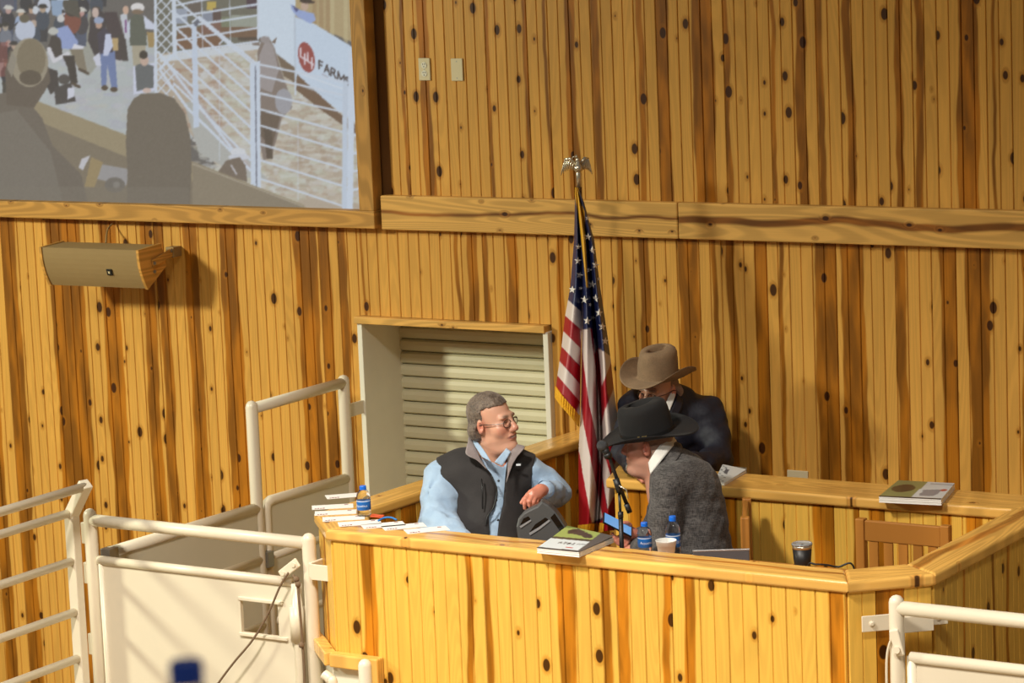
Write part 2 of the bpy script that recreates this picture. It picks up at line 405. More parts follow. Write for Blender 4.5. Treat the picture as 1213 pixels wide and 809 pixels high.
# ================================================================== auction block
block = empty('auction_block', (0, 0, 0), label='knotty pine auction block with rounded ledges and panelled sides enclosing the seated men', cat='auction booth')
obj('platform', box((-1.38, -2.36, ZF), (1.40, -0.002, ZP)), M['concrete'], block)
TH = 0.05
OUT = [(-1.435, -0.002), (-1.53, -2.165), (-1.285, -2.425), (1.200, -2.448), (1.462, -2.205), (1.475, -0.70)]
INN = [(-1.262, -0.002), (-1.352, -2.00), (-1.18, -2.235), (1.10, -2.262), (1.285, -2.085), (1.285, -0.995)]
def ledge(p0, p1, q1, q0, name='ledge', z=ZL, hw=0.0, tone=0.5, bev=0.014):
    """plank with outer edge p0-p1 and inner edge q0-q1, local x along it"""
    c = np.mean([p0, p1, q0, q1], axis=0); d = np.array(p1)-np.array(p0); an = math.atan2(d[1], d[0])
    R_ = np.array([[math.cos(an), math.sin(an)], [-math.sin(an), math.cos(an)]])
    poly = [R_ @ (np.array(p)-c) for p in (p0, p1, q1, q0)]
    bm = prism(poly, -TH, 0.0, bev, 4)
    o = obj(name, bm, M['ledge_pine'], block, (c[0], c[1], z), (0, 0, an)); streak(o, 0.6, hw, tone)
    return o
for i in range(5):
    ledge(OUT[i], OUT[i+1], INN[i+1], INN[i], hw=(0.0, 0.0, 0.07, 0.0, 0.12)[i], tone=(0.45, 0.5, 0.6, 0.55, 0.5)[i])
ledge((-0.685, -1.03), (1.288, -0.998), (1.478, -0.70), (-0.80, -0.70), hw=0.0, tone=0.45)

def panel(p0, p1, z0, z1, n, dark=None, yref=None, tones=None, name='panel'):
    """vertical boarded face from p0 to p1 (seen from the right-hand side of p0->p1 reversed); boards are sub-parts"""
    d = np.array(p1, float)-np.array(p0, float); L_ = float(np.linalg.norm(d)); an = math.atan2(d[1], d[0])
    core = obj(name, box((0, 0.0, z0), (L_, 0.02, z1)), M['groove'], block, (p0[0], p0[1], 0), (0, 0, an))
    wd = L_/n; me = board_mesh('board', wd, z1-z0, M['block_pine'], th=0.016, g=0.0028, dp=0.0045)
    for i in range(n):
        o = obj('board', me, None, core, (wd*(i+0.5), 0.0, z0))
        c, hw = 0.5, 0.0
        if dark is not None:
            mid = np.array(p0)+d*(i+0.5)/n; q0 = np.array(p0)+d*i/n
            zz = 1.2
            for _ in range(3):
                px, py = proj((mid[0], mid[1], zz)); zz += (py-yref)/290.0
            half = abs(px-proj((q0[0], q0[1], zz))[0]); c, hw = darkness(px, half, dark)
        elif tones is not None: c, hw = tones[i % len(tones)]
        streak(o, c, hw, rng.uniform(0.42, 0.66))
    return core
D_FR = [(386, 389), (433, 449), (555, 563), (574, 585), (664, 686), (687, 709), (716, 727), (728, 747), (788, 797), (812, 825), (986, 1004)]
ZT = ZL-TH
panel((-1.262, -2.395), (1.180, -2.418), ZF, ZT, 19, D_FR, 720)
panel((-1.500, -2.150), (-1.262, -2.395), ZF, ZT, 3, tones=[(0.5, 0), (0.3, 0.2), (0.5, 0)])
panel((1.180, -2.418), (1.432, -2.190), ZF, ZT, 3, tones=[(0.5, 0.0), (0.5, 0.9), (0.5, 0)])
panel((1.432, -2.190), (1.445, -0.72), ZF, ZT, 13, tones=[(0.5, 0), (0.5, 0), (0.5, 0.08), (0.5, 0), (0.4, 0), (0.2, 0.1), (0.5, 0.12), (0.5, 0)])
panel((-1.405, -0.003), (-1.500, -2.150), ZF, ZT, 18, tones=[(0.5, 0), (0.5, 0.5), (0.5, 0)])
# inner faces
panel((-1.372, -1.98), (-1.285, -0.003), ZP, ZT, 17, tones=[(0.5, 0.9), (0.3, 0.3), (0.5, 0.9), (0.5, 0.05), (0.5, 0.8), (0.6, 0.4)])
D_BK = [(746, 775), (857, 878), (965, 994), (1012, 1026), (1032, 1050), (1116, 1128), (1146, 1165)]
panel((-0.650, -0.985), (1.300, -0.965), ZP, ZT, 16, D_BK, 600)
panel((1.300, -0.735), (-0.74, -0.735), ZP, ZT, 17, tones=[(0.5, 0.0), (0.5, 0.9), (0.4, 0.2)])
panel((-0.74, -0.735), (-0.650, -0.985), ZP, ZT, 2, tones=[(0.5, 0.1), (0.5, 0.0)])
panel((1.305, -0.97), (1.305, -2.10), ZP, ZT, 10, tones=[(0.5, 0.0), (0.5, 0.4), (0.4, 0.1)])
obj('worktop', box((-1.24, -2.30, ZW-0.035), (1.12, -1.74, ZW), 0.006), M['chair_wood'], block)
# low wooden surround at the foot of the left corner
lowt = obj('surround', bmesh.new(), M['ledge_pine'], block)
bm = bmesh.new()
for (p, q) in (((-1.525, -2.16), (-1.272, -2.412)), ((-1.272, -2.412), (-1.035, -2.414))):
    d = np.array(q)-np.array(p); L_ = np.linalg.norm(d); an = math.atan2(d[1], d[0])
    bx(bm, (0, -0.055, 1.0), (L_+0.015, 0.0, 1.06), 0.006, 2, Matrix.Translation((p[0], p[1], 0)) @ Matrix.Rotation(an, 4, 'Z'))
bx(bm, (-1.085, -2.469, ZF), (-1.02, -2.414, 1.058), 0.006, 2)
bm.to_mesh(lowt.data); bm.free(); streak(lowt, 0.5, 0, 0.6)
obj('kick_plate', prism([(-1.535, -2.15), (-1.28, -2.43), (-1.085, -2.432), (-1.085, -2.41), (-1.26, -2.40), (-1.515, -2.13)], ZF, 1.0), M['jamb'], block)
# ================================================================== pipe gates and fences (cream enamel)
PR = 0.029
def pipe(name, parent, pts, r=PR, n=14, dome=False, mat='cream'):
    return obj(name, tubes(pts, r, n, dome), M[mat], parent, smooth=True)
def flat_smooth(o):
    o.data.polygons.foreach_set('use_smooth', [False]*len(o.data.polygons)); return o
GY = -2.25; GX0, GX1 = -2.745, -1.505
gate = empty('alley_gate', (GX0, GY, ZF), label='cream steel gate with solid sheet panel and rope latch next to the auction block', cat='gate')
def gp(x, z, y=0.0): return (x-GX0, y, z-ZF)
pipe('post', gate, [gp(GX0, ZF), gp(GX0, 1.515)], 0.031, dome=True)
pipe('post', gate, [gp(GX1, ZF), gp(GX1, 1.50)], 0.031, dome=True)
pipe('top_rail', gate, [gp(GX0, 1.492), gp(GX1, 1.484)], 0.028)
pan = obj('sheet_panel', bmesh.new(), M['cream_sheet'], gate)
bm = bmesh.new(); hx0, hx1, hz0, hz1 = -1.895, -1.69, 1.040, 1.196; px0, px1 = GX0+0.05, -1.585
for lo, hi in (((px0, -0.2), (hx0, 1.30)), ((hx0, -0.2), (hx1, hz0)), ((hx0, hz1), (hx1, 1.30)), ((hx1, -0.2), (px1, 1.30))):
    bx(bm, gp(lo[0], lo[1], -0.004), gp(hi[0], hi[1], 0.004))
bm.to_mesh(pan.data); bm.free()
pipe('panel_rail', gate, [gp(px0-0.012, 1.305), gp(px1-0.02, 1.300)], 0.021)
pipe('panel_stile', gate, [gp(px0, -0.2), gp(px0, 1.31)], 0.014)
pipe('panel_stile', gate, [gp(px1, -0.2), gp(px1, 1.0), gp(px1, 1.296)], 0.024)
bm = bmesh.new()
bx(bm, gp(hx0-0.01, hz1-0.004, -0.016), gp(hx1+0.03, hz1+0.012, 0.010), 0.003); bx(bm, gp(hx0-0.01, hz0-0.012, -0.016), gp(hx1+0.05, hz0+0.004, 0.010), 0.003)
bx(bm, gp(hx0-0.010, hz0, -0.012), gp(hx0+0.002, hz1, 0.008))
obj('hand_hole_trim', bm, M['cream'], gate)
pipe('latch_sleeve', gate, [gp(px1-0.005, 1.03), gp(px1-0.005, 1.19)], 0.033)
bm = bmesh.new()
bx(bm, (-0.06, -0.006, -0.022), (0.06, 0.006, 0.022), 0.005, 2, Matrix.Translation(gp(-1.585, 1.372, -0.045)) @ Matrix.Rotation(-0.62, 4, 'Y'))
for dx, dz in ((-0.03, -0.022), (0.03, 0.022)): lathe([(0.010, 0), (0.010, 0.008)], 12, bm, Matrix.Translation(gp(-1.585+dx, 1.372+dz, -0.05)) @ Matrix.Rotation(math.pi/2, 4, 'X'))
obj('latch_plate', bm, M['cream'], gate)
for z in (1.43, 1.24, 0.90):
    obj('hinge', box(gp(GX0-0.045, z-0.05, -0.018), gp(GX0-0.022, z+0.05, 0.018), 0.003), M['cream'], gate)
bm = bmesh.new()
bx(bm, gp(GX1+0.028, 1.34, -0.05), gp(GX1+0.045, 1.41, 0.05), 0.004); bx(bm, gp(GX1+0.04, 1.335, -0.055), gp(-1.35, 1.405, -0.045), 0.002)
M_rope = plain('rope_fibre', (120, 98, 76), 0.9, bump=0.4, bscale=300)
obj('wall_bracket', bm, M['cream'], gate)
def spl(pts, k=8):
    return [tuple(p) for p in densify([[p, p] for p in pts], k)[:, 0]]
rope_pts = [on_y(342, 678, GY-0.05), on_y(332, 694, GY-0.055), on_y(318, 726, GY-0.05), on_y(300, 757, GY-0.06), on_y(276, 786, GY-0.07), on_y(256, 813, GY-0.07), on_y(232, 850, GY-0.07)]
tag(obj('rope', tubes(spl(rope_pts), 0.0052, 8), M_rope, smooth=True), 'thin brown rope hanging slack across the cream sheet gate', 'rope')
rp2 = [on_y(347, 681, GY-0.04), on_y(352, 690, GY-0.045), on_y(354, 708, GY-0.05), on_y(357, 745, GY-0.04), on_y(360, 790, GY-0.04), on_y(361, 830, GY-0.04)]
kr = obj('rope', tubes(spl(rp2), 0.006, 8), M_rope, smooth=True); tag(kr, 'knotted brown rope tied down along the gate latch post', 'rope')
for q in (on_y(351, 686, GY-0.05), on_y(353, 692, GY-0.05), on_y(357, 764, GY-0.045)):
    bm = bmesh.new(); bmesh.ops.create_uvsphere(bm, u_segments=10, v_segments=6, radius=0.014, matrix=Matrix.Translation([float(v) for v in q]))
    obj('knot', bm, M_rope, kr, smooth=True)

# alley fence along the bull's lane, from the gate back to the door jamb
AX = -2.72
af = empty('alley_fence', (AX, -2.2, ZF), label='cream pipe fence with sheet panels and tall frame, leading to the roll-up door', cat='fence')
def ap(y, z, dx=0.0): return (dx, y+2.2, z-ZF)
pipe('post', af, [ap(-1.0, ZF), ap(-1.0, 1.81)], 0.031, dome=True)
pipe('post', af, [ap(-0.20, ZF), ap(-0.20, 1.81)], 0.031, dome=True)
pipe('top_bar', af, [ap(-1.0, 1.80), ap(-0.20, 1.80)], 0.028)
pipe('rail', af, [ap(-2.16, 1.318), ap(-1.0, 1.295)], 0.029)
pipe('rail', af, [ap(-2.12, 1.04), ap(-1.0, 1.035)], 0.029)
pipe('rail', af, [ap(-2.12, 0.70), ap(-1.0, 0.70)], 0.029)
pipe('rail', af, [ap(-2.12, 0.30), ap(-1.0, 0.30)], 0.029)
pipe('gate_rail', af, [ap(-0.93, 0.05), ap(-0.93, 1.27), ap(-0.925, 1.30), ap(-0.89, 1.312), ap(-0.22, 1.296)], 0.027)
for z in (1.035, 0.70): pipe('gate_rail', af, [ap(-0.93, z), ap(-0.22, z)], 0.026)
M['shaded_sheet'] = plain('shaded_cream_sheet', (206, 200, 178), 0.5, var=0.06, scale=3)  # cream sheet with the alley's shade mixed into its colour
obj('sheet_panel', box(ap(-2.12, 0.0, 0.012), ap(-1.0, 1.30, 0.018)), M['shaded_sheet'], af)
obj('sheet_panel', box(ap(-0.93, 0.0, 0.012), ap(-0.22, 1.29, 0.018)), M['shaded_sheet'], af)
obj('steel_clip', box(ap(-0.99, 0.99, -0.036), ap(-0.94, 1.07, 0.045), 0.003), M['steel'], af)
obj('steel_clip', box(ap(-2.20, 1.29, -0.02), ap(-2.13, 1.345, 0.035), 0.003), M['steel'], af)
obj('wall_bracket', box(ap(-0.18, 1.61, -0.005), ap(-0.02, 1.68, 0.005), 0.002), M['cream'], af)

# ring fence running from the gate toward the viewer's side of the ring
FX = -2.76
rf = empty('ring_fence', (FX, -2.36, ZF), label='cream pipe ring fence with angled top and horizontal rails, hinged to the sheet gate', cat='fence')
def fp(y, z, dx=0.0): return (dx, y+2.36, z-ZF)
tip = on_x(100, 576.5, FX+0.11); tp = fp(tip[1], tip[2], 0.11)
YE = -5.2
bm = bmesh.new(); bx(bm, fp(-2.385, ZF, -0.026), fp(-2.335, 1.56, 0.026), 0.004)
obj('post', bm, M['cream'], rf)
d = Vector(tp)-Vector(fp(-2.36, 1.54)); bm = bmesh.new()
bx(bm, (-0.026, -0.026, 0), (0.026, 0.026, d.length+0.02), 0.004, 2, Matrix.Translation(fp(-2.36, 1.54)) @ d.to_track_quat('Z', 'Y').to_matrix().to_4x4())
obj('angled_arm', bm, M['cream'], rf)
pipe('rail', rf, [(tp[0], tp[1], tp[2]), (tp[0], fp(YE, 0)[1], tp[2])], 0.021)
for z in (1.548, 1.322, 1.082, 0.862, 0.63, 0.4, 0.15): pipe('rail', rf, [fp(-2.36, z), fp(YE, z)], 0.020)
bm = bmesh.new(); bx(bm, fp(YE-0.03, ZF, -0.026), fp(YE+0.02, 1.56, 0.026), 0.004); obj('post', bm, M['cream'], rf)

# gate on the other side of the block
RY = -2.48; RX0 = 1.418
rg = empty('ring_gate', (RX0, RY, ZF), label='cream pipe gate with sheet panel bolted to the chamfered right corner of the block', cat='gate')
def rp(x, z, y=0.0): return (x-RX0, y, z-ZF)
pipe('post', rg, [rp(RX0, ZF), rp(RX0, 1.545)], 0.030, dome=True)
pipe('top_rail', rg, [rp(RX0, 1.525), rp(3.4, 1.515)], 0.028)
pipe('panel_rail', rg, [rp(RX0+0.055, 1.335), rp(3.4, 1.325)], 0.022)
pipe('panel_stile', rg, [rp(RX0+0.06, 0.0), rp(RX0+0.06, 1.34)], 0.020)
obj('sheet_panel', box(rp(RX0+0.06, 0.0, -0.004), rp(3.4, 1.33, 0.004)), M['cream_sheet'], rg)
bm = bmesh.new()
A_ = np.array([1.262, -2.372]); B_ = np.array([1.508, -2.148]); an = math.atan2(B_[1]-A_[1], B_[0]-A_[0])
Mx = Matrix.Translation((A_[0]-RX0, A_[1]-RY, 1.43-ZF)) @ Matrix.Rotation(an, 4, 'Z')
bx(bm, (-0.05, -0.035, -0.032), (0.10, -0.029, 0.032), 0.002, 1, Mx)
bx(bm, (0.10, -0.10, -0.032), (0.22, -0.034, 0.032), 0.002, 1, Mx); bx(bm, (0.2, -0.035, -0.028), (0.30, -0.029, 0.036), 0.002, 1, Mx)
for dx in (-0.01, 0.26): lathe([(0.011, 0), (0.011, 0.006), (0.006, 0.009)], 12, bm, Mx @ Matrix.Translation((dx, -0.034, 0.0)) @ Matrix.Rotation(math.pi/2, 4, 'X'))
obj('bracket', bm, M['cream'], rg)
bm = bmesh.new()
bx(bm, (-0.02, -0.008, -0.055), (0.02, 0.006, 0.05), 0.006, 2, Matrix.Translation(rp(RX0+0.015, 1.40, -0.036)) @ Matrix.Rotation(-0.25, 4, 'Y'))
lathe([(0.014, 0), (0.014, 0.012)], 12, bm, Matrix.Translation(rp(RX0+0.02, 1.372, -0.042)) @ Matrix.Rotation(math.pi/2, 4, 'X'))
obj('latch', bm, M['cream'], rg)
pipe('latch_chain', rg, spl([rp(RX0-0.005, 1.42, -0.035), rp(RX0-0.03, 1.34, -0.03), rp(RX0-0.034, 1.2, -0.03), rp(RX0-0.03, 1.0, -0.03)]), 0.005, 6)
# short stand-alone post by the foot of the block
P = on_y(432, 783, -2.62)
gpst = empty('bollard_post', (P[0], -2.62, ZF), label='short white round-topped pipe post in front of the block panels', cat='post')
pipe('post', gpst, [(0, 0, 0), (0, 0, P[2]-ZF-0.02)], 0.029, dome=True)
pipe('side_rail', gpst, [(0, 0, 0.62), (0, 0, 1.16), (-0.09, 0.0, 1.30)][:2], 0.02)
pipe('stub', gpst, spl([(-0.19, 0.02, 0.9), (-0.185, 0.02, 1.29), (-0.2, 0.02, 1.34), (-0.23, 0.02, 1.36)]), 0.022)
pipe('cross_bar', gpst, [(0, 0, 1.05), (-0.19, 0.02, 1.05)], 0.02)

# ================================================================== projection screen
SX1, SZ0 = -2.648, 2.686
SX0, SZ1 = -5.75, 4.35
scr = empty('projection_screen', ((SX0+SX1)/2, 0.0, SZ0-0.1), label='large projection screen in a rough pine frame showing cattle in the sale ring', cat='screen')
sc = np.array([(SX0+SX1)/2, 0.0, SZ0-0.1])
def fr(name, c, L_, w_, rot, tone):
    bm = box((-L_/2, -0.085, -w_/2), (L_/2, 0.0, w_/2), 0.004)
    o = obj(name, bm, M['frame_pine'], scr, np.array(c)-sc, rot); streak(o, 0.5, 0.0, tone); return o
FWd = 0.092
fr('frame_board', ((SX0+SX1)/2, 0, SZ0-FWd/2), SX1-SX0+2*FWd, FWd, (0, 0, 0), 0.5)
fr('frame_board', ((SX0+SX1)/2, 0, SZ1+FWd/2), SX1-SX0+2*FWd, FWd, (0, 0, 0), 0.5)
fr('frame_board', (SX1+FWd/2, 0, (SZ0+SZ1)/2), SZ1-SZ0, FWd, (0, math.pi/2, 0), 0.3)
fr('frame_board', (SX0-FWd/2, 0, (SZ0+SZ1)/2), SZ1-SZ0, FWd, (0, math.pi/2, 0), 0.3)
obj('backing', box((SX0-sc[0], -0.012, SZ0-sc[2]), (SX1-sc[0], 0.0, SZ1-sc[2])), M['jamb'], scr)

class Canvas:
    """tiny painter's-algorithm rasteriser, coordinates in photo pixels"""
    def __init__(s, x0, y0, x1, y1, ss=2, bg=(0, 0, 0)):
        s.x0, s.y0, s.ss = x0, y0, ss; s.w, s.h = int((x1-x0)*ss), int((y1-y0)*ss)
        s.a = np.zeros((s.h, s.w, 3)); s.a[:] = bg
    def _box(s, P, pad=0):
        P = (np.asarray(P, float)-(s.x0, s.y0))*s.ss
        x0, y0 = np.floor(P.min(0)-pad).astype(int); x1, y1 = np.ceil(P.max(0)+pad).astype(int)+1
        x0, y0, x1, y1 = max(x0, 0), max(y0, 0), min(x1, s.w), min(y1, s.h)
        if x1 <= x0 or y1 <= y0: return None
        Y, X = np.mgrid[y0:y1, x0:x1]; return P, X+0.5, Y+0.5, slice(y0, y1), slice(x0, x1)
    def _put(s, r, m, c, al): v = s.a[r[3], r[4]]; v[m] = v[m]*(1-al)+np.asarray(c, float)*al
    def poly(s, P, c, al=1.0):
        r = s._box(P)
        if r is None: return
        P, X, Y = r[:3]; m = np.zeros(X.shape, bool); n = len(P)
        for i in range(n):
            (xa, ya), (xb, yb) = P[i], P[(i+1) % n]
            if ya == yb: continue
            cr = ((ya > Y) != (yb > Y)) & (X < (xb-xa)*(Y-ya)/(yb-ya)+xa); m ^= cr
        s._put(r, m, c, al)
    def line(s, P, w_, c, al=1.0):
        P = np.asarray(P, float)
        for a, b in zip(P[:-1], P[1:]):
            r = s._box([a, b], pad=w_*s.ss)
            if r is None: continue
            Q, X, Y = r[:3]; d = Q[1]-Q[0]; t_ = np.clip(((X-Q[0][0])*d[0]+(Y-Q[0][1])*d[1])/(d@d+1e-9), 0, 1)
            m = np.hypot(X-Q[0][0]-t_*d[0], Y-Q[0][1]-t_*d[1]) < w_*s.ss/2; s._put(r, m, c, al)
    def ell(s, x, y, rx, ry, c, al=1.0, ang=0.0):
        R_ = max(rx, ry); r = s._box([(x-R_, y-R_), (x+R_, y+R_)])
        if r is None: return
        X = r[1]/s.ss+s.x0-x; Y = r[2]/s.ss+s.y0-y; ca, sa = math.cos(ang), math.sin(ang)
        m = ((X*ca+Y*sa)/rx)**2+((-X*sa+Y*ca)/ry)**2 < 1; s._put(r, m, c, al)
    def blur(s, k=1):
        for _ in range(k):
            a = np.pad(s.a, ((1, 1), (1, 1), (0, 0)), 'edge'); a = (a[:-2]+2*a[1:-1]+a[2:])/4; s.a = (a[:, :-2]+2*a[:, 1:-1]+a[:, 2:])/4
    def sample(s, x, y):
        X = np.clip(((x-s.x0)*s.ss).astype(int), 0, s.w-1); Y = np.clip(((y-s.y0)*s.ss).astype(int), 0, s.h-1); return s.a[Y, X]

cv = Canvas(-90, -90, 460, 262, 2, (96, 92, 92))
r2 = random.Random(3)
WHT = (206, 218, 236)
# arena floor left
cv.poly([(-90, 70), (60, 60), (100, 50), (190, 40), (230, 160), (200, 200), (0, 200), (-90, 150)], (178, 186, 190))
for _ in range(160): cv.ell(r2.uniform(60, 230), r2.uniform(60, 170), r2.uniform(3, 12), r2.uniform(2, 5), (r2.randint(168, 196),)*2+(r2.randint(180, 205),), 0.35)
cv.poly([(85, 20), (110, 10), (130, 60), (105, 90), (92, 60)], (150, 150, 140), 0.8)
# crowd
def figure(x, y, h, coat, head=(196, 168, 154), hat=None, legs=(52, 50, 62)):
    cv.poly([(x-h*.16, y), (x+h*.16, y), (x+h*.14, y+h*.45), (x-h*.15, y+h*.45)], legs)
    cv.ell(x, y-h*.2, h*.21, h*.30, coat); cv.ell(x, y-h*.55, h*.095, h*.12, head)
    if hat: cv.ell(x, y-h*.64, h*.13, h*.07, hat); cv.ell(x, y-h*.61, h*.17, h*.035, hat)
coats = [(60, 56, 66), (44, 42, 54), (82, 82, 100), (70, 62, 62), (150, 170, 205), (196, 206, 226), (58, 66, 84), (90, 76, 78), (110, 116, 132)]
for row in range(9):
    for k in range(15):
        x = -85+k*15+r2.uniform(-5, 5)-row*2; y = -66+row*20+r2.uniform(-4, 4)
        if x > 185 or (y > 45 and x > 55) or (y > 75 and x > 40): continue
        figure(x, y, r2.uniform(34, 42), r2.choice(coats), (r2.randint(160, 200), r2.randint(140, 160), r2.randint(128, 146)), r2.choice([None, None, (46, 42, 46), (206, 206, 200), (70, 60, 60)]), r2.choice([(50, 48, 58), (70, 78, 104), (62, 56, 54)]))
cv.ell(86, 24, 10, 16, (122, 66, 56)); cv.ell(86, 12, 9, 8, (58, 50, 50)); cv.poly([(70, 0), (92, 0), (95, 22), (78, 14)], (74, 70, 66))
cv.poly([(60, 0), (75, 0), (73, 20), (62, 18)], (140, 164, 196))
cv.poly([(0, 50), (9, 50), (9, 90), (-10, 92)], (140, 66, 62), 0.6); cv.ell(30, 36, 12, 13, (190, 200, 222)); cv.ell(29, 22, 6, 5, (92, 84, 70)); cv.ell(42, 12, 3.5, 5, (206, 214, 226))
cv.poly([(66, 34), (80, 30), (93, 50), (90, 58), (72, 58)], (142, 160, 212)); cv.ell(72, 22, 4.5, 4.5, (204, 204, 206))
cv.poly([(88, 52), (100, 55), (94, 63), (84, 60)], (220, 222, 236)); cv.poly([(82, 58), (98, 58), (103, 84), (94, 84)], (126, 116, 100))
cv.poly([(56, 58), (62, 40), (72, 46), (74, 64), (64, 72)], (60, 52, 54)); cv.ell(63, 37, 6, 4.5, (190, 192, 188)); cv.line([(58, 58), (64, 72), (80, 64)], 5, (214, 214, 224))
cv.poly([(74, 66), (88, 66), (92, 98), (84, 100), (80, 80)], (52, 44, 46)); cv.line([(94, 82), (104, 87)], 3.5, (72, 58, 50)); cv.line([(86, 99), (94, 103)], 3.5, (72, 58, 50))
cv.poly([(57, 80), (68, 84), (70, 104), (60, 112), (54, 100)], (56, 48, 52)); cv.ell(76, 94, 7, 6, (70, 64, 66)); cv.poly([(64, 104), (84, 98), (90, 120), (66, 124)], (62, 56, 60)); cv.poly([(80, 104), (88, 104), (88, 114), (80, 118)], (210, 214, 232))
# standing man in vest and jeans
cv.poly([(107, 27), (115, 10), (127, 18), (122, 60), (112, 66), (104, 48)], (56, 48, 56)); cv.ell(113, 15, 4, 6, (200, 178, 170))
cv.poly([(124, 14), (138, 14), (147, 46), (143, 72), (136, 70), (128, 46)], (62, 50, 58)); cv.poly([(138, 42), (148, 40), (152, 72), (144, 72)], (60, 52, 54))
cv.poly([(142, 18), (150, 14), (154, 48), (148, 46)], (196, 202, 214)); cv.ell(149, 12, 3.5, 5, (206, 170, 150)); cv.line([(149, 24), (149, 38)], 1.6, (120, 70, 130))
cv.poly([(132, 45), (140, 45), (140, 60), (134, 60)], (186, 158, 110))
cv.poly([(119, 62), (136, 60), (139, 104), (132, 104), (127, 76), (126, 102), (120, 102)], (104, 122, 172))
cv.poly([(115, 40), (124, 32), (132, 42), (134, 62), (118, 64)], (58, 52, 72)); cv.poly([(125, 40), (131, 40), (134, 54), (128, 66), (122, 66)], (200, 208, 236)); cv.poly([(110, 68), (118, 62), (120, 78), (114, 78)], (206, 210, 230))
cv.ell(117, 29, 4, 5, (186, 152, 136)); cv.ell(117, 24, 6, 4, (150, 166, 200)); cv.ell(124, 104, 4, 3, (74, 58, 48)); cv.ell(135, 106, 4.5, 3, (74, 58, 48))
# man with pale hat and green vest, and the one facing us
cv.poly([(156, 52), (172, 52), (174, 76), (158, 78)], (168, 160, 140)); cv.poly([(152, 24), (160, 16), (172, 20), (174, 54), (154, 54)], (86, 90, 82)); cv.poly([(170, 18), (182, 28), (188, 26), (188, 36), (172, 34)], (206, 214, 236)); cv.poly([(150, 30), (154, 22), (154, 46)], (196, 206, 226))
cv.ell(163, 9, 8, 5.5, (226, 224, 226)); cv.ell(163, 14, 7, 3, (120, 100, 84)); cv.poly([(174, 38), (184, 38), (182, 56), (176, 56)], (160, 134, 86))
cv.poly([(158, 78), (186, 74), (188, 106), (172, 110), (158, 112)], (206, 212, 236)); cv.poly([(160, 78), (170, 74), (182, 78), (182, 104), (162, 108)], (92, 96, 102)); cv.ell(171, 72, 5, 6, (196, 168, 154)); cv.ell(170, 65, 5, 5, (50, 42, 40)); cv.ell(174, 107, 5, 3, (204, 180, 172))
# ring: rear tiers, dirt, sawdust
cv.poly([(184, -90), (308, -90), (308, 56), (205, 70), (184, 60)], (104, 102, 92))
cv.poly([(186, 64), (312, 50), (440, 120), (440, 260), (330, 246), (260, 200), (186, 110)], (180, 166, 150))
for x0, y0, x1, y1, c in ((222, 2, 238, 18, (96, 86, 82)), (245, 2, 256, 12, (190, 166, 80)), (240, 14, 252, 30, (132, 140, 160)), (252, 10, 262, 26, (84, 66, 64)), (274, 18, 306, 34, (150, 156, 146)), (262, 20, 274, 36, (116, 122, 100)), (206, 10, 222, 28, (150, 160, 180)), (282, 36, 308, 48, (74, 62, 56)), (292, -20, 304, 10, (70, 52, 66)), (210, 32, 305, 44, (112, 84, 66)), (206, 44, 262, 58, (116, 82, 62)), (238, 26, 262, 40, (120, 86, 76))):
    cv.poly([(x0, y0), (x1, y0), (x1, y1), (x0, y1)], c)
for _ in range(1500):
    x = r2.uniform(230, 440); y = r2.uniform(60, 240)
    cv.ell(x, y, r2.uniform(2, 10), r2.uniform(1, 4), r2.choice([(200, 206, 196), (212, 214, 208), (188, 190, 172), (196, 186, 172), (206, 210, 214)]), 0.45)
for _ in range(60): cv.ell(r2.uniform(200, 262), r2.uniform(66, 150), r2.uniform(3, 8), r2.uniform(1, 4), (156, 116, 96), 0.4)
for _ in range(70): cv.ell(r2.gauss(372, 40), r2.gauss(180, 25), r2.uniform(2, 8), r2.uniform(1, 3), (160, 136, 116), 0.4)
cv.poly([(188, 66), (310, 50), (310, 58), (190, 74)], (206, 214, 224))
cv.poly([(218, 122), (232, 118), (320, 216), (282, 208), (235, 180)], (176, 178, 176)); cv.poly([(196, 80), (212, 88), (300, 200), (292, 202)], (184, 172, 176), 0.6)
# white chute, wood wall, 44 sign panel
cv.poly([(306, -90), (350, -90), (350, 84), (328, 66), (316, 46), (306, 44)], (208, 224, 242))
cv.poly([(350, -90), (440, -90), (440, 60), (372, 30), (350, 22)], (178, 158, 118))
for x in (370, 378, 386, 391, 407, 416, 424): cv.poly([(x, -90), (x+5, -90), (x+5, 52), (x, 48)], (196, 182, 140) if x % 2 else (160, 132, 96), 0.7)
cv.poly([(350, 20), (360, 24), (372, 28), (418, 56), (440, 66), (440, 156), (402, 132), (350, 92)], (200, 218, 240))
cv.line([(349, 14), (350, 108)], 2.2, (190, 204, 222)); cv.line([(422, 50), (420, 100)], 3, (216, 228, 244)); cv.ell(423, 37, 3.5, 5, (224, 228, 240)); cv.poly([(422, 50), (428, 50), (429, 72), (423, 70)], (90, 100, 150))
cv.poly([(344, 5), (356, 12), (372, 16), (374, 24), (368, 28), (352, 20), (346, 12)], (150, 170, 222)); cv.ell(361, 7, 4.5, 6, (196, 168, 150)); cv.ell(362, 0, 7, 4, (60, 44, 42)); cv.ell(368, 2.5, 5, 1.6, (60, 44, 42)); cv.poly([(346, 6), (354, 11), (351, 15)], (70, 76, 130))
cv.poly([(352, 88), (402, 134), (440, 160), (440, 170), (420, 158), (380, 130), (350, 106)], (110, 84, 66))
cv.poly([(328, 64), (349, 80), (349, 98), (336, 90)], (112, 94, 78))
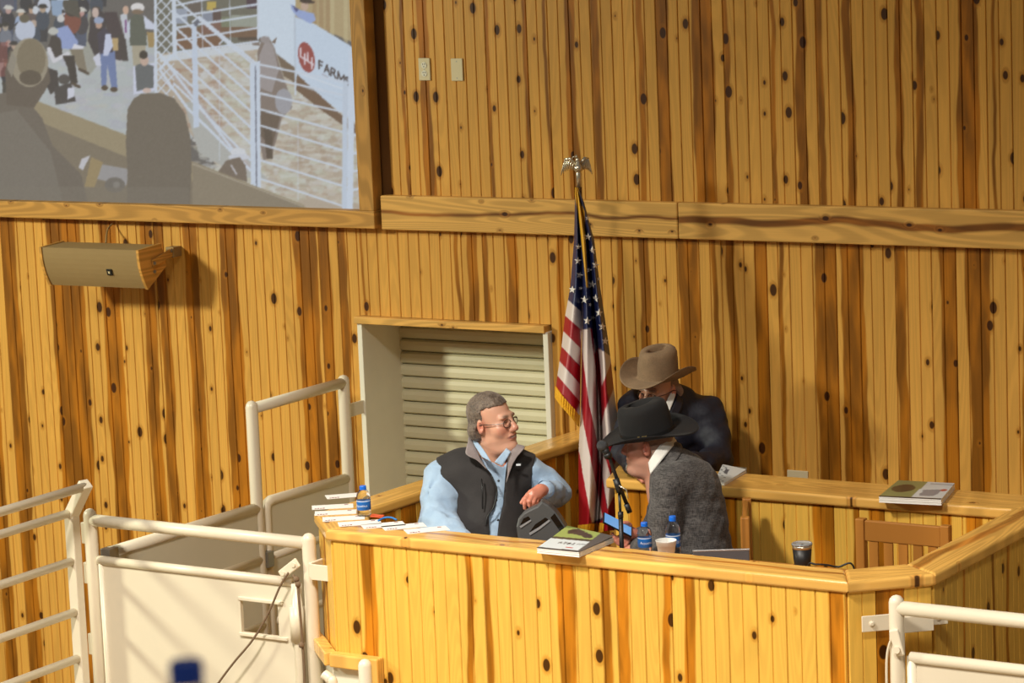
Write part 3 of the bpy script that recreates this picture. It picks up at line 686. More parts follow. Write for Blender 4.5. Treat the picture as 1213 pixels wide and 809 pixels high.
# logo
cv.ell(363, 68, 9.4, 18.2, (150, 66, 64), ang=-0.22)
def ch(strokes, ox, oy, sx, sy, sh, w_, c):
    for st in strokes: cv.line([(ox+px*sx, oy+py*sy+px*sx*sh) for px, py in st], w_, c)
FOUR = [[(0.0, -1), (0.0, 0.25), (1.0, 0.25)], [(0.72, -0.55), (0.72, 0.95)]]
ch(FOUR, 356.2, 65.2, 6.6, 8.2, 0.62, 1.9, (226, 214, 224)); ch(FOUR, 364.6, 70.4, 6.6, 8.2, 0.62, 1.9, (226, 214, 224))
LT = {'F': [[(0, 0), (0, 1)], [(0, 0), (.8, 0)], [(0, .48), (.6, .48)]], 'A': [[(0, 1), (.45, 0), (.95, 1)], [(.2, .65), (.75, .65)]], 'R': [[(0, 1), (0, 0), (.6, 0), (.75, .2), (.6, .45), (0, .5)], [(.4, .5), (.9, 1)]],
      'M': [[(0, 1), (.1, 0), (.55, .8), (1, 0), (1.1, 1)]], 'S': [[(.8, .15), (.5, 0), (.15, .1), (.15, .35), (.75, .6), (.75, .9), (.4, 1), (.05, .85)]]}
x = 378.0
for chh, wd in (('F', 6.4), ('A', 7.8), ('R', 7.6), ('M', 9.2), ('S', 6.5)):
    ch(LT[chh], x, 71.5+(x-378)*0.60, wd*0.82, 9.6, 0.58, 1.75, (70, 60, 62)); x += wd
cv.line([(382, 88), (388, 91)], 1.0, (160, 150, 160)); cv.line([(352, 86), (436, 116)], 1.2, (226, 234, 246), 0.8); cv.line([(352, 100), (436, 130)], 1.2, (190, 204, 222), 0.6)
# animal
cv.poly([(310, 47), (318, 43), (325, 56), (332, 80), (345, 118), (346, 128), (334, 140), (322, 186), (312, 190), (304, 150), (305, 90), (305, 62)], (128, 114, 108))
cv.poly([(316, 44), (324, 56), (330, 84), (322, 110), (308, 104), (307, 66)], (156, 148, 150)); cv.ell(336, 120, 10, 15, (158, 158, 168)); cv.poly([(306, 130), (332, 138), (322, 176), (308, 160)], (98, 82, 72)); cv.poly([(312, 150), (322, 150), (323, 188), (316, 188)], (80, 66, 58))
cv.poly([(295, 47), (306, 48), (308, 54), (299, 53)], (120, 104, 96)); cv.poly([(322, 50), (328, 44), (326, 52)], (120, 104, 96)); cv.ell(314, 47, 6, 4, (150, 142, 144))
for y in (36, 52): pass
# lattice gate on the left, rails and posts
for k in range(-2, 12):
    cv.line([(184, -20+k*13), (206, 4+k*13)], 1.5, WHT); cv.line([(184, 8+k*13), (206, -16+k*13)], 1.5, WHT)
cv.line([(183, -90), (185, 110)], 3.2, WHT); cv.line([(204, -90), (207, 64)], 5.0, WHT)
for a, b in (((206, 7), (306, -14)), ((208, 20), (306, 5)), ((208, 33), (306, 18)), ((208, 48), (306, 33)), ((208, 62), (306, 49))): cv.line([a, b], 2.4, WHT)
cv.line([(239, 0), (240, 56)], 1.2, WHT, .8); cv.line([(272, 0), (273, 48)], 1.2, WHT, .8); cv.line([(305, -90), (306, 46)], 2.5, WHT)
for k in range(7):
    x, y = 206+0*k, 2+k*16.5
    cv.line([(206, -3+k*17), (230, 18+k*17.3), (302, 78+k*19.5)], 2.6, WHT)
cv.line([(188, 62), (290, 196)], 3.0, WHT); cv.line([(190, 84), (222, 128), (300, 205)], 3.2, WHT); cv.line([(206, 64), (190, 82)], 2.6, WHT)
cv.line([(228, 26), (236, 20)], 2.4, WHT); cv.line([(236, 20), (302, 74)], 3.0, WHT); cv.line([(260, 52), (266, 46)], 2, WHT); cv.line([(260, 52), (260, 190)], 0.9, WHT, .7)
cv.poly([(227, 28), (233, 28), (236, 150), (229, 152)], (198, 212, 234)); cv.poly([(229, 28), (234, 22), (237, 26), (232, 32)], (96, 100, 118))
cv.poly([(296, 76), (308, 72), (309, 225), (297, 222)], (204, 218, 238)); cv.line([(302.5, 78), (304, 222)], 1.4, (98, 100, 118))
for k, (ya, yb) in enumerate(((76, 98), (89, 114), (110, 134), (129, 158), (148, 180), (170, 201), (189, 222), (211, 246))): cv.line([(306, ya), (412, yb)], 2.4, WHT)
cv.line([(350, 96), (350, 112)], 2.4, WHT); cv.line([(353, 145), (353, 236)], 0.9, WHT, .6)
cv.poly([(406, 96), (412, 96), (411, 248), (405, 248)], (196, 210, 230)); cv.poly([(413, 60), (421, 58), (418, 250), (411, 250)], (206, 220, 240))
for y in (158, 180, 201, 223): cv.line([(418, y+2), (440, y-2)], 3.0, WHT)
# silhouettes on the near side, wooden rail
cv.ell(282, 180, 9, 5, (214, 220, 230)); cv.ell(283, 186, 13, 3.6, (206, 212, 226)); cv.poly([(258, 204), (268, 190), (284, 186), (291, 196), (293, 216)], (112, 98, 88)); cv.line([(274, 196), (280, 206)], 1.6, (206, 206, 216))
cv.poly([(40, 118), (150, 160), (230, 192), (358, 242), (380, 262), (-90, 262), (-90, 150)], (150, 136, 108)); cv.poly([(36, 140), (150, 186), (230, 216), (300, 262), (-90, 262), (-90, 160)], (120, 108, 92))
cv.poly([(228, 192), (360, 244), (352, 262), (228, 262)], (134, 122, 104)); cv.line([(228, 194), (358, 244)], 1.2, (176, 166, 150))
cv.poly([(118, 194), (152, 200), (150, 220), (114, 212)], (150, 148, 152)); cv.ell(136, 219, 12, 9, (104, 98, 94)); cv.ell(138, 219, 4, 4, (140, 136, 132), .6); cv.poly([(97, 188), (107, 184), (98, 202), (93, 198)], (196, 196, 206)); cv.poly([(108, 186), (122, 192), (112, 222), (100, 222)], (150, 130, 92))
SIL = (102, 92, 84)
cv.poly([(4, 110), (18, 108), (42, 130), (50, 140), (62, 172), (80, 190), (96, 206), (104, 240), (104, 262), (-90, 262), (-90, 130)], SIL); cv.poly([(6, 84), (12, 60), (54, 60), (60, 96), (52, 110), (40, 128), (8, 124)], (92, 80, 72)); cv.poly([(-90, 150), (20, 130), (60, 180), (80, 262), (-90, 262)], (112, 104, 96))
cv.ell(35, 74, 22, 29, (150, 140, 122)); cv.ell(37, 70, 17, 24, (122, 110, 90)); cv.ell(36, 92, 13, 9, (84, 72, 62)); cv.poly([(14, 60), (8, 80), (14, 92), (20, 70)], (140, 132, 120))
cv.poly([(150, 262), (151, 205), (149, 170), (151, 130), (158, 117), (168, 111), (190, 110), (206, 116), (219, 134), (226, 165), (227, 200), (224, 262)], (104, 94, 84))
cv.poly([(-90, 220), (224, 222), (224, 262), (-90, 262)], (116, 108, 98), 0.45)
# veil of room light on the screen
cv.a = cv.a*0.88+np.array([158, 152, 142])*0.12
cv.a += np.random.RandomState(5).normal(size=cv.a.shape[:2]+(1,))*5.0
cv.blur(3)
nx, nz = 500, 268
xs = np.linspace(SX0, SX1, nx); zs = np.linspace(SZ0, SZ1, nz); XX, ZZ = np.meshgrid(xs, zs)
V3 = np.stack([XX.ravel()-CAM[0], np.full(XX.size, -0.014)-CAM[1], ZZ.ravel()-CAM[2]], 1); dz = V3@RF
SPX = PW/2+F*(V3@RX)/dz; SPY = PH/2-F*(V3@RU)/dz
idx = np.arange(nx*nz).reshape(nz, nx)
Fq = np.stack([idx[:-1, :-1].ravel(), idx[:-1, 1:].ravel(), idx[1:, 1:].ravel(), idx[1:, :-1].ravel()], 1)
def grid_mesh(name, V, Q):
    me = bpy.data.meshes.new(name); me.vertices.add(len(V)); me.vertices.foreach_set('co', np.asarray(V, np.float32).ravel())
    me.loops.add(Q.size); me.loops.foreach_set('vertex_index', Q.ravel().astype(np.int32)); me.polygons.add(len(Q))
    me.polygons.foreach_set('loop_start', np.arange(0, Q.size, 4, dtype=np.int32)); me.polygons.foreach_set('loop_total', np.full(len(Q), 4, np.int32))
    me.update(calc_edges=True); me.validate(); return me
me = grid_mesh('screen_image', np.stack([XX.ravel()-sc[0], np.full(XX.size, -0.014), ZZ.ravel()-sc[2]], 1), Fq)
set_col(me, lin(cv.sample(SPX, SPY)))
M['screen'] = vcol('projected_picture', 0.8, emit=0.8)
obj('screen_image', me, M['screen'], scr)

# ================================================================== loudspeaker on the wall
c = on_y(159, 303, 0.0)
spk = empty('loudspeaker', (c[0], 0.0, c[2]), label='brown wall loudspeaker with wooden end cheeks on a swivel bracket under the screen', cat='loudspeaker')
M['grille'] = plain('brown_grille', (150, 124, 80), 0.75, var=0.05, scale=20, bump=0.5, bscale=700)
M['speaker_box'] = plain('brown_cabinet', (150, 124, 80), 0.6)
A = on_y(48, 288, -0.30); B = on_y(155, 293, -0.42)
Lh = 0.335
rootM = Matrix.Translation((-0.02, -0.25, 0.0)) @ Matrix.Rotation(math.radians(2), 4, 'Z') @ Matrix.Rotation(math.radians(17), 4, 'X')
# cross-section in (y,z): curved front grille, tapering back
front = [(-0.10+0.018*(abs(t_)**2)-0.0, t_*0.112) for t_ in np.linspace(1, -1, 9)]
backp = [(0.10, -0.062), (0.105, 0.062)]
def extr(pr, x0, x1):
    bm = bmesh.new(); a = [bm.verts.new((x0, y, z)) for y, z in pr]; b = [bm.verts.new((x1, y, z)) for y, z in pr]
    for i in range(len(pr)): bm.faces.new((a[i], a[(i+1) % len(pr)], b[(i+1) % len(pr)], b[i]))
    bm.faces.new(a[::-1]); bm.faces.new(b); bmesh.ops.recalc_face_normals(bm, faces=bm.faces); return bm
def xf(bm, Mt):
    for v in bm.verts: v.co = Mt @ v.co
    return bm
obj('cabinet', xf(extr([(y+0.004, z*0.985) for y, z in front]+backp, -Lh+0.016, Lh-0.016), rootM), M['speaker_box'], spk)
obj('grille', xf(extr(front+[(y+0.006, z) for y, z in front[::-1]], -Lh+0.014, Lh-0.014), rootM), M['grille'], spk)
for s_ in (-1, 1):
    x0, x1 = sorted((s_*Lh, s_*(Lh-0.016)))
    o = obj('end_cheek', xf(extr([(y-0.006, z*1.03) for y, z in front]+[(0.112, -0.066), (0.112, 0.066)], x0, x1), rootM), M['frame_pine'], spk); streak(o, .5, 0, .8)
o = obj('bracket', xf(box((Lh+0.002, -0.01, -0.022), (Lh+0.014, 0.19, 0.022), 0.004), rootM @ Matrix.Rotation(math.radians(-4), 4, 'X')), M['frame_pine'], spk); streak(o, .5, 0, .6)
bm = bmesh.new()
for (y, z) in ((-0.0, 0.0), (0.0, -0.05), (0.165, 0.0)): lathe([(0.010, 0), (0.010, 0.006), (0.005, 0.009)], 12, bm, rootM @ Matrix.Translation((Lh+(0.013 if z == 0 else 0.0), y, z)) @ Matrix.Rotation(math.pi/2, 4, 'Y'))
obj('bolt', bm, M['steel'], spk)
obj('mount_plate', box((Lh-0.06, -0.07, 0.01), (Lh-0.005, -0.001, 0.065), 0.003), M['speaker_box'], spk)
bdg = obj('badge', xf(box((0.10, -0.106, -0.03), (0.135, -0.10, 0.005), 0.001), rootM), M['black'], spk)
obj('badge_mark', xf(box((0.111, -0.1075, -0.02), (0.122, -0.1055, -0.007)), rootM), M['plate'], bdg)
cb = [(-0.12, -0.02, 0.178), (-0.125, -0.05, 0.16), (-0.11, -0.09, 0.13), (-0.07, -0.15, 0.09)]
obj('cable', tubes(spl(cb), 0.0045, 8), M['speaker_box'], spk, smooth=True)
# ================================================================== flag on its pole
class View:
    """camera-aligned local frame for a thing: x right, y away, z up, origin on the floor"""
    def __init__(s, px, py, depth, zfloor):
        w_ = at_d(px, py, depth); s.D = depth; s.base = np.array([w_[0], w_[1], zfloor])
        c_, s_ = math.cos(YAW), math.sin(YAW); s.R = np.array([[c_, s_, 0], [-s_, c_, 0], [0, 0, 1.0]])
    def __call__(s, px, py, dy=0.0):
        return s.R @ (at_d(px, py, s.D+dy)-s.base)
    def scale(s): return F/s.D
def interp(tab, y): t_ = np.array(tab, float); return np.interp(y, t_[:, 0], t_[:, 1])
FV = View(692, 500, 14.08, ZP)
flag = empty('flag_stand', FV.base, YAW, label='furled American flag with gold fringe on a pole topped by a silver eagle', cat='flag')
M['brass'] = plain('pole_brass', (176, 140, 70), 0.3, metal=0.9)
M['silver'] = plain('eagle_silver', (206, 196, 176), 0.28, metal=0.85, var=0.12, scale=40)
M['dark_pole'] = plain('dark_wood_pole', (84, 52, 26), 0.4)
M['gold_fringe'] = plain('gold_fringe', (226, 166, 22), 0.8, var=0.2, scale=120, bump=0.7, bscale=260)
Lt = [(222, 681), (240, 681), (285, 680), (340, 675.6), (375, 669.3), (411, 665.2), (446, 660.2), (470, 657)]
f1 = [(222, 682.5), (285, 687), (340, 689), (392, 689.3), (435, 688.5), (476, 687), (508, 686), (560, 685), (640, 684.5)]
Rt = [(222, 685), (240, 692), (285, 704), (340, 711), (400, 720), (430, 724), (460, 727), (485, 730.5), (510, 733), (545, 733), (580, 731), (640, 727)]
def flag_pt(s, y):
    """s in [0,1]: 0..0.36 the front-left panel, then the gathered folds"""
    wdt = float(interp(Rt, y)-interp(Lt, min(y, 470)))/70.0
    if s < 0.36:
        q = s/0.36; x = interp(Lt, y)*(1-q)+interp(f1, y)*q
        dy = 0.05*(1-q)**1.5-0.085*math.sin(math.pi*q)*wdt+0.03*math.sin(q*9+y*0.02)*0.35*wdt
        dy += 0.035*q**4
    else:
        q = (s-0.36)/0.64; x = interp(f1, y)*(1-q)+interp(Rt, y)*q
        dy = 0.035*math.exp(-(q/0.06)**2)-0.10*wdt*math.sin(math.pi*min(q/0.5, 1.0))+0.15*wdt*math.exp(-((q-0.53)/0.06)**2)-0.09*wdt*math.sin(math.pi*max(0.0, (q-0.56)/0.44))+0.05*max(0, (q-0.8)/0.2)*wdt
        dy += 0.010*math.sin(q*21+y*0.018)*wdt
    x += 0.5*math.sin(y*0.05+s*7)*wdt*(0 if s in (0, 1) else 1)
    return float(x), dy
fc = Canvas(640, 210, 750, 650, 3, (28, 36, 78))
NAV, RED, WH, GLD = (13, 19, 50), (152, 10, 28), (210, 196, 190), (214, 160, 30)
for c_, P_ in (
    (WH, [(660, 346), (671.9, 354.2), (688.2, 369), (690, 392), (669.7, 374.2), (660, 362)]), (RED, [(660, 362), (669.7, 374.2), (690, 392), (690, 415.5), (668.2, 393), (655, 376)]),
    (WH, [(655, 378), (668.2, 393), (690, 415), (690, 436.5), (666, 411.5), (655, 398)]), (RED, [(655, 399), (666, 411.5), (689, 436), (688.5, 456), (662.2, 427), (650, 414)]),
    (WH, [(650, 414), (662.2, 427), (688, 456), (688, 477), (660.8, 445.6), (650, 434)]), (RED, [(650, 434), (660.8, 445.6), (688, 477), (688, 520), (640, 520), (640, 440)]),
    (WH, [(687.5, 391.5), (699.5, 388.5), (702, 410), (705.3, 433), (709.7, 473), (712.5, 506), (704.5, 508), (697.8, 479), (694, 452), (689.7, 418), (687.5, 400)]),
    (RED, [(687.5, 400), (689.7, 418), (694, 452), (697.8, 479), (704.5, 508), (721.5, 616), (714, 616), (691.5, 503), (687, 476), (687, 436)]),
    (WH, [(686, 478), (688, 478), (691.5, 503), (714, 613), (701, 619), (690, 560), (684, 533), (683, 490)]), (RED, [(682, 533), (686.3, 536), (690, 560), (701.5, 622), (686, 628), (680, 600)]),
    (WH, [(704.5, 507), (712, 504), (717, 540), (726, 570), (727, 590), (720, 604)]), (RED, [(720, 603), (727, 588), (735, 560), (735, 650), (690, 650), (690, 624), (714, 616)]),
    (WH, [(701.5, 402), (704, 400), (706, 410), (705.5, 425), (703, 420)]), (RED, [(699.3, 389), (701.5, 389), (703, 402), (704, 420), (708.2, 412), (711.5, 414), (712.7, 457.5), (713, 504), (711, 503), (709.7, 473), (705.3, 433), (702, 410)]),
    (WH, [(708.2, 413), (716, 416.5), (723, 422), (732, 424), (724.8, 428), (712.7, 457.5), (711, 434.5)]), (RED, [(724.8, 428), (732, 424), (732, 455), (726.8, 461), (715.6, 488), (712.7, 503), (712.7, 457.5)]),
    (WH, [(726.8, 461), (735, 450), (740, 500), (722, 516), (713.5, 540), (712.7, 503), (715.6, 488)]), (RED, [(722, 516), (740, 508), (738, 532), (724, 556), (726, 572), (717, 542)]),
    (WH, [(738, 532), (740, 560), (727, 590), (724, 556)]),
    (GLD, [(679, 221), (685, 221), (688, 240), (692.5, 250), (693.8, 285), (697, 341), (694.6, 341), (690, 300), (686, 262)])):
    fc.poly(P_, c_)
fc.blur(1)
NS, NR = 110, 260
ss_ = np.linspace(0, 1, NS); vs = []; fcs = []; colr = []; vid = {}
for j, s in enumerate(ss_):
    bot = 459+(s/0.36)*36 if s < 0.36 else 624-(s-0.36)/0.64*4+ (8 if s > 0.8 else 0)
    for i in range(NR):
        y = 222+(bot-222)*i/(NR-1); x, dy = flag_pt(s, y)
        vid[i, j] = len(vs); vs.append(FV(x, y, dy)); colr.append((x, y))
for j in range(NS-1):
    if ss_[j] < 0.36 <= ss_[j+1]: jj = j; 
    for i in range(NR-1):
        if ss_[j] < 0.36 <= ss_[j+1] and i > NR*0.42: continue
        fcs.append((vid[i, j], vid[i+1, j], vid[i+1, j+1], vid[i, j+1]))
me = grid_mesh('cloth', np.array(vs), np.array(fcs)); cxy = np.array(colr)
set_col(me, lin(fc.sample(cxy[:, 0], cxy[:, 1])))
M['flag'] = vcol('flag_satin', 0.42, bump=0.15, bscale=260, Sheen_Weight=0.0)
cl = obj('cloth', me, M['flag'], flag, smooth=True)
def flag_at(px, py, off=-0.014):
    lo, hi = 0.0, 1.0
    for _ in range(24):
        mid = (lo+hi)/2
        if flag_pt(mid, py)[0] < px: lo = mid
        else: hi = mid
    return FV(px, py, flag_pt(lo, py)[1]+off)
M['star'] = plain('star_white', (226, 220, 214), 0.6)
for sx, sy, r, an in ((696.4, 280.5, 4.2, .1), (695.9, 258.5, 3.2, .2), (685.2, 292.6, 3.8, .1), (684.5, 309, 4.5, .1), (686.7, 326, 4.3, .3), (677.8, 343, 4.3, .1), (687.6, 341.5, 2.6, .3), (692, 355, 4.6, .1), (695.6, 380, 4.7, .1), (701.5, 296.3, 4.8, .1),
                      (705.3, 314, 4.6, .2), (697.8, 320, 3.6, .2), (701.5, 337, 4.4, .1), (705.3, 353.4, 4.6, .1), (709.2, 330.4, 2.6, .1), (709.7, 370.5, 4.8, .1), (713.4, 386.8, 4.9, .1), (699.3, 360.8, 2.4, .3), (702.3, 376.4, 3.0, .3), (717, 404, 4.6, .1)):
    pts = [flag_at(sx+rr*1.02*math.sin(a+an), sy-rr*1.12*math.cos(a+an)) for k in range(10) for a, rr in ((k*math.pi/5, r if k % 2 == 0 else r*0.42),)]
    ctr = flag_at(sx, sy, -0.0145)
    obj('star', pydata('star', [ctr]+pts, [(0, 1+k, 1+(k+1) % 10) for k in range(10)]), M['star'], cl)
# gold fringe along both hems
def fringe(s0, s1, dpx):
    g = []
    for k in range(25):
        s = s0+(s1-s0)*k/24; bot = 459+(s/0.36)*36 if s < 0.36 else 624-(s-0.36)/0.64*4
        x, dy = flag_pt(s, bot); wv = 0.006*(k % 2)
        g.append([FV(x, bot-2, dy-0.004-wv), FV(x-0.6, bot+dpx*0.5, dy-0.006-wv), FV(x-1.0, bot+dpx, dy-0.003)])
    return obj('fringe', sheet(g, 0.004), M['gold_fringe'], flag)
fringe(0.0, 0.355, 11); fringe(0.362, 0.82, 9)
# pole and eagle
p_top = FV(686, 222, 0.03); p_bot = np.array([p_top[0], p_top[1], 0.06])
obj('pole', tubes([p_bot, p_top], 0.013, 12), M['dark_pole'], flag, smooth=True)
obj('base', xf(lathe([(0.13, 0), (0.13, 0.02), (0.09, 0.045), (0.03, 0.06), (0.02, 0.12), (0.0, 0.12)], 28), Matrix.Translation(p_bot-np.array([0, 0, 0.06]))), M['brass'], flag, smooth=True)
obj('ferrule', xf(lathe([(0.012, 0), (0.0125, 0.075), (0.010, 0.08), (0.018, 0.084), (0.022, 0.097), (0.018, 0.112), (0.008, 0.116), (0.012, 0.13), (0.0, 0.132)], 16), Matrix.Translation(p_top-np.array([0, 0, 0.005]))), M['silver'], flag, smooth=True)
eg = obj('eagle', bmesh.new(), M['silver'], flag, smooth=True)
bm = bmesh.new(); et = FV(685, 198, 0.03)
def esph(c, r, M0=None): bmesh.ops.create_uvsphere(bm, u_segments=14, v_segments=9, radius=1.0, matrix=Matrix.Translation([float(v) for v in c]) @ (M0 or Matrix.Identity(4)) @ Matrix.Diagonal((*r, 1)))
esph(et+(0.0, 0, -0.006), (0.017, 0.016, 0.034)); esph(et+(-0.002, -0.004, 0.032), (0.011, 0.011, 0.018)); esph(et+(-0.007, -0.01, 0.052), (0.009, 0.011, 0.009))
tube(bm, [et+(-0.012, -0.014, 0.054), et+(-0.024, -0.016, 0.050), et+(-0.029, -0.016, 0.043)], [0.005, 0.004, 0.001], 8)
esph(et+(0.004, 0.004, -0.042), (0.012, 0.008, 0.014))
bm.to_mesh(eg.data); bm.free(); eg.data.polygons.foreach_set('use_smooth', [True]*len(eg.data.polygons))
for s_, tipx, nm in ((-1, 668, 'L'), (1, 697.5, 'R')):
    bm = bmesh.new(); sh_ = et+(s_*0.012, 0.004, 0.014)
    for k in range(7):
        t_ = k/6; wx = (tipx-685)/F*14.08
        a0 = sh_+np.array([wx*0.72*t_, 0.012*t_, 0.030*math.sin(t_*2.2)])
        a1 = a0+np.array([wx*(0.10+0.22*t_), 0.004, -0.030-0.052*t_*(1.1-0.25*t_)])
        d_ = Vector(a1-a0); Mt = Matrix.Translation(Vector((a0+a1)/2)) @ d_.to_track_quat('Z', 'Y').to_matrix().to_4x4() @ Matrix.Diagonal((0.0095, 0.004, d_.length/2*1.12, 1))
        bmesh.ops.create_uvsphere(bm, u_segments=10, v_segments=8, radius=1.0, matrix=Mt)
    tube(bm, [sh_, sh_+np.array([wx*0.4, 0.006, 0.028]), sh_+np.array([wx*0.78, 0.012, 0.024])], [0.009, 0.008, 0.004], 8)
    obj('wing', bm, M['silver'], eg, smooth=True)

# ================================================================== things on the ledges and the worktop
M['paper'] = plain('white_paper', (240, 236, 230), 0.7, var=0.02)
M['ink_red'] = plain('maroon_ink', (130, 40, 50), 0.7)
def card(c_px, ang, z=ZL, L_=0.185, W_=0.088, mark=True, label='', grp=None):
    P_ = on_z(*c_px, z); o = empty('sale_card', (P_[0], P_[1], z), ang, label=label, cat='card', group=grp)
    obj('paper', box((-L_/2, -W_/2, 0.0006), (L_/2, W_/2, 0.0022)), M['paper'], o)
    if mark:
        bm = bmesh.new()
        for k in range(4): bx(bm, (-L_/2+0.012+k*0.012, -W_/2+0.010, 0.0022), (-L_/2+0.021+k*0.012, -W_/2+0.020+0.003*(k % 2), 0.0027))
        bx(bm, (L_/2-0.04, W_/2-0.022, 0.0022), (L_/2-0.022, W_/2-0.012, 0.0027)); obj('print', bm, M['ink_red'], o)
    return o
ORD = ['first', 'second', 'third', 'fourth', 'fifth', 'sixth', 'last']
for ci, ((cx_, cy_), an) in enumerate((((394, 600.5), .62), ((397.5, 607.5), .60), ((407, 614.3), .62), ((426, 620), .70), ((454, 622.3), .78), ((478.5, 624), .80), ((505.5, 628), .80))):
    card((cx_, cy_), an, label='white printed card, %s in the ledge row counted from the gate-side corner' % ORD[ci], grp='cards along the left end of the ledge')
card((410, 587.5), .75, label='white printed card lying behind the water bottle on the left ledge')
o = empty('paper_sheet', (-0.86, -1.93, ZW), 0.05, label='large white sheets of paper on the worktop in front of the man in the vest', cat='paper')
obj('sheet', box((-0.30, -0.14, 0.001), (0.22, 0.14, 0.006)), M['paper'], o); obj('sheet', box((-0.12, -0.15, 0.0065), (0.30, 0.12, 0.010)), M['paper'], o)

M['pet'] = NT('clear_bottle').set(Base_Color=(0.94, 0.97, 1, 1), Roughness=0.04, IOR=1.25, Transmission_Weight=1.0)
M['cap_blue'] = plain('blue_cap', (20, 110, 226), 0.35, var=0.02)
M['label_blue'] = plain('blue_label', (18, 98, 178), 0.4, var=0.25, scale=25)
M['label_white'] = plain('label_white', (226, 234, 242), 0.5)
def bottle_proto():
    o = bpy.data.objects.new('water_bottle', None); link(o)
    prof = [(0.0, 0.002), (0.026, 0.0), (0.030, 0.004), (0.0305, 0.018), (0.029, 0.022), (0.0305, 0.026), (0.0305, 0.078), (0.031, 0.086), (0.030, 0.094), (0.026, 0.104), (0.019, 0.113), (0.0125, 0.118), (0.0118, 0.124), (0.0, 0.124)]
    obj('bottle', lathe(prof, 28), M['pet'], o, smooth=True)
    obj('cap', lathe([(0.0, 0.119), (0.0148, 0.119), (0.0150, 0.121), (0.0150, 0.133), (0.0138, 0.1355), (0.0, 0.136)], 24), M['cap_blue'], o, smooth=False)
    lb = obj('label', lathe([(0.0309, 0.030), (0.0312, 0.0305), (0.0312, 0.0715), (0.0309, 0.072)], 32), M['label_blue'], o, smooth=True)
    me_ = text_mesh('A', 0.017); me2 = text_mesh('QUAFINA', 0.0115, align='LEFT')
    def wrap(me_, ox, oz):
        for v in me_.vertices:
            x, y = v.co.x+ox, v.co.y+oz; a = x/0.0314; v.co = (0.0316*math.sin(a), -0.0316*math.cos(a), 0.05+y)
        me_.update(); return me_
    obj('lettering', wrap(me_, -0.022, 0.0), M['label_white'], lb); obj('lettering', wrap(me2, -0.0155, -0.0015), M['label_white'], lb)
    obj('band', lathe([(0.0310, 0.068), (0.0314, 0.0685), (0.0314, 0.0712), (0.0310, 0.0718)], 32), M['label_white'], lb)
    return o
BOT = bottle_proto()
def bottle(o, loc, rz, label):
    o.location = [float(v) for v in loc]; o.rotation_euler = (0, 0, rz); tag(o, label, 'water bottle', 'small blue-capped water bottles'); return o
P_ = on_z(431.5, 611, ZL); bottle(BOT, (P_[0], P_[1], ZL), YAW-0.5, 'small blue-capped water bottle standing among the cards on the left ledge')
P_ = on_z(763, 618.5, ZW+0.136); bottle(copy_tree(BOT), (P_[0], P_[1], ZW), YAW+0.15, 'small blue-capped water bottle beside the microphone stand on the worktop')
P_ = on_z(796.5, 611, ZW+0.170); bb_ = copy_tree(BOT); bottle(bb_, (P_[0], P_[1], ZW), YAW+0.9, 'taller blue-capped water bottle standing behind the white foam cup'); bb_.scale = (1.02, 1.02, 1.25)
P_ = on_z(789, 640, ZW+0.085)
o = empty('foam_cup', (P_[0], P_[1], ZW), label='white foam cup beside the water bottles on the worktop', cat='cup')
M['foam'] = plain('white_foam', (240, 238, 232), 0.7, var=0.02, bump=0.1, bscale=400)
obj('cup', lathe([(0.0, 0.0), (0.030, 0.0), (0.032, 0.004), (0.0395, 0.062), (0.0412, 0.063), (0.0435, 0.082), (0.0455, 0.085), (0.0435, 0.087), (0.041, 0.083), (0.037, 0.06), (0.0, 0.012)], 36), M['foam'], o, smooth=True)
P_ = on_z(950, 643, ZW+0.105)
o = empty('tumbler', (P_[0], P_[1], ZW), label='black steel tumbler with clear lid on the worktop in the right corner', cat='tumbler')
M['tumbler'] = plain('black_powder_coat', (26, 24, 24), 0.45); M['clear_lid'] = NT('clear_lid').set(Base_Color=(0.8, 0.82, 0.84, 1), Roughness=0.1, Transmission_Weight=0.7, IOR=1.3)
obj('body', lathe([(0.0, 0.0), (0.032, 0.0), (0.034, 0.004), (0.0405, 0.082), (0.0, 0.082)], 36), M['tumbler'], o, smooth=True)
obj('rim', lathe([(0.0, 0.0815), (0.0407, 0.082), (0.0420, 0.097), (0.0, 0.097)], 36), M['silver'], o, smooth=True)
ld = obj('lid', lathe([(0.0, 0.097), (0.0435, 0.097), (0.0440, 0.102), (0.041, 0.106), (0.036, 0.104), (0.034, 0.101), (0.0, 0.101)], 36), M['clear_lid'], o, smooth=True)
obj('slider', box((-0.012, -0.03, 0.101), (0.012, -0.008, 0.107), 0.002), M['clear_lid'], ld)
# laptop behind the ledge
V_ = View(854, 660, 12.35, ZW)
o = empty('laptop', (V_.base[0], V_.base[1], ZW), YAW-0.05, label='slim silver laptop standing open on the worktop before the empty chair side', cat='laptop')
M['alu'] = plain('silver_aluminium', (176, 178, 182), 0.35, metal=0.6, var=0.02); M['lapscreen'] = plain('dark_laptop_back', (92, 94, 100), 0.45, metal=0.3, var=0.1)
l1 = V_(820.5, 649.5, 0.0); l2 = V_(887.5, 653.0, 0.0); zz = (l1[2]+l2[2])/2
obj('lid', box((l1[0], -0.004, 0.008), (l2[0], 0.004, zz), 0.003), M['lapscreen'], o); obj('lid_edge', box((l1[0]-0.001, -0.005, zz-0.004), (l2[0]+0.001, 0.005, zz+0.003), 0.0015), M['alu'], o)
obj('base', box((l1[0], 0.0, 0.0), (l2[0], 0.19, 0.010), 0.003), M['alu'], o)
P_ = on_z(975, 671.5, ZW+0.10)
q0, q1 = on_y(966, 668.5, -2.05), on_y(993, 671.5, -2.0)
o = empty('cable', (0, 0, 0), label='black cable arching over the worktop beside the black tumbler', cat='cable')
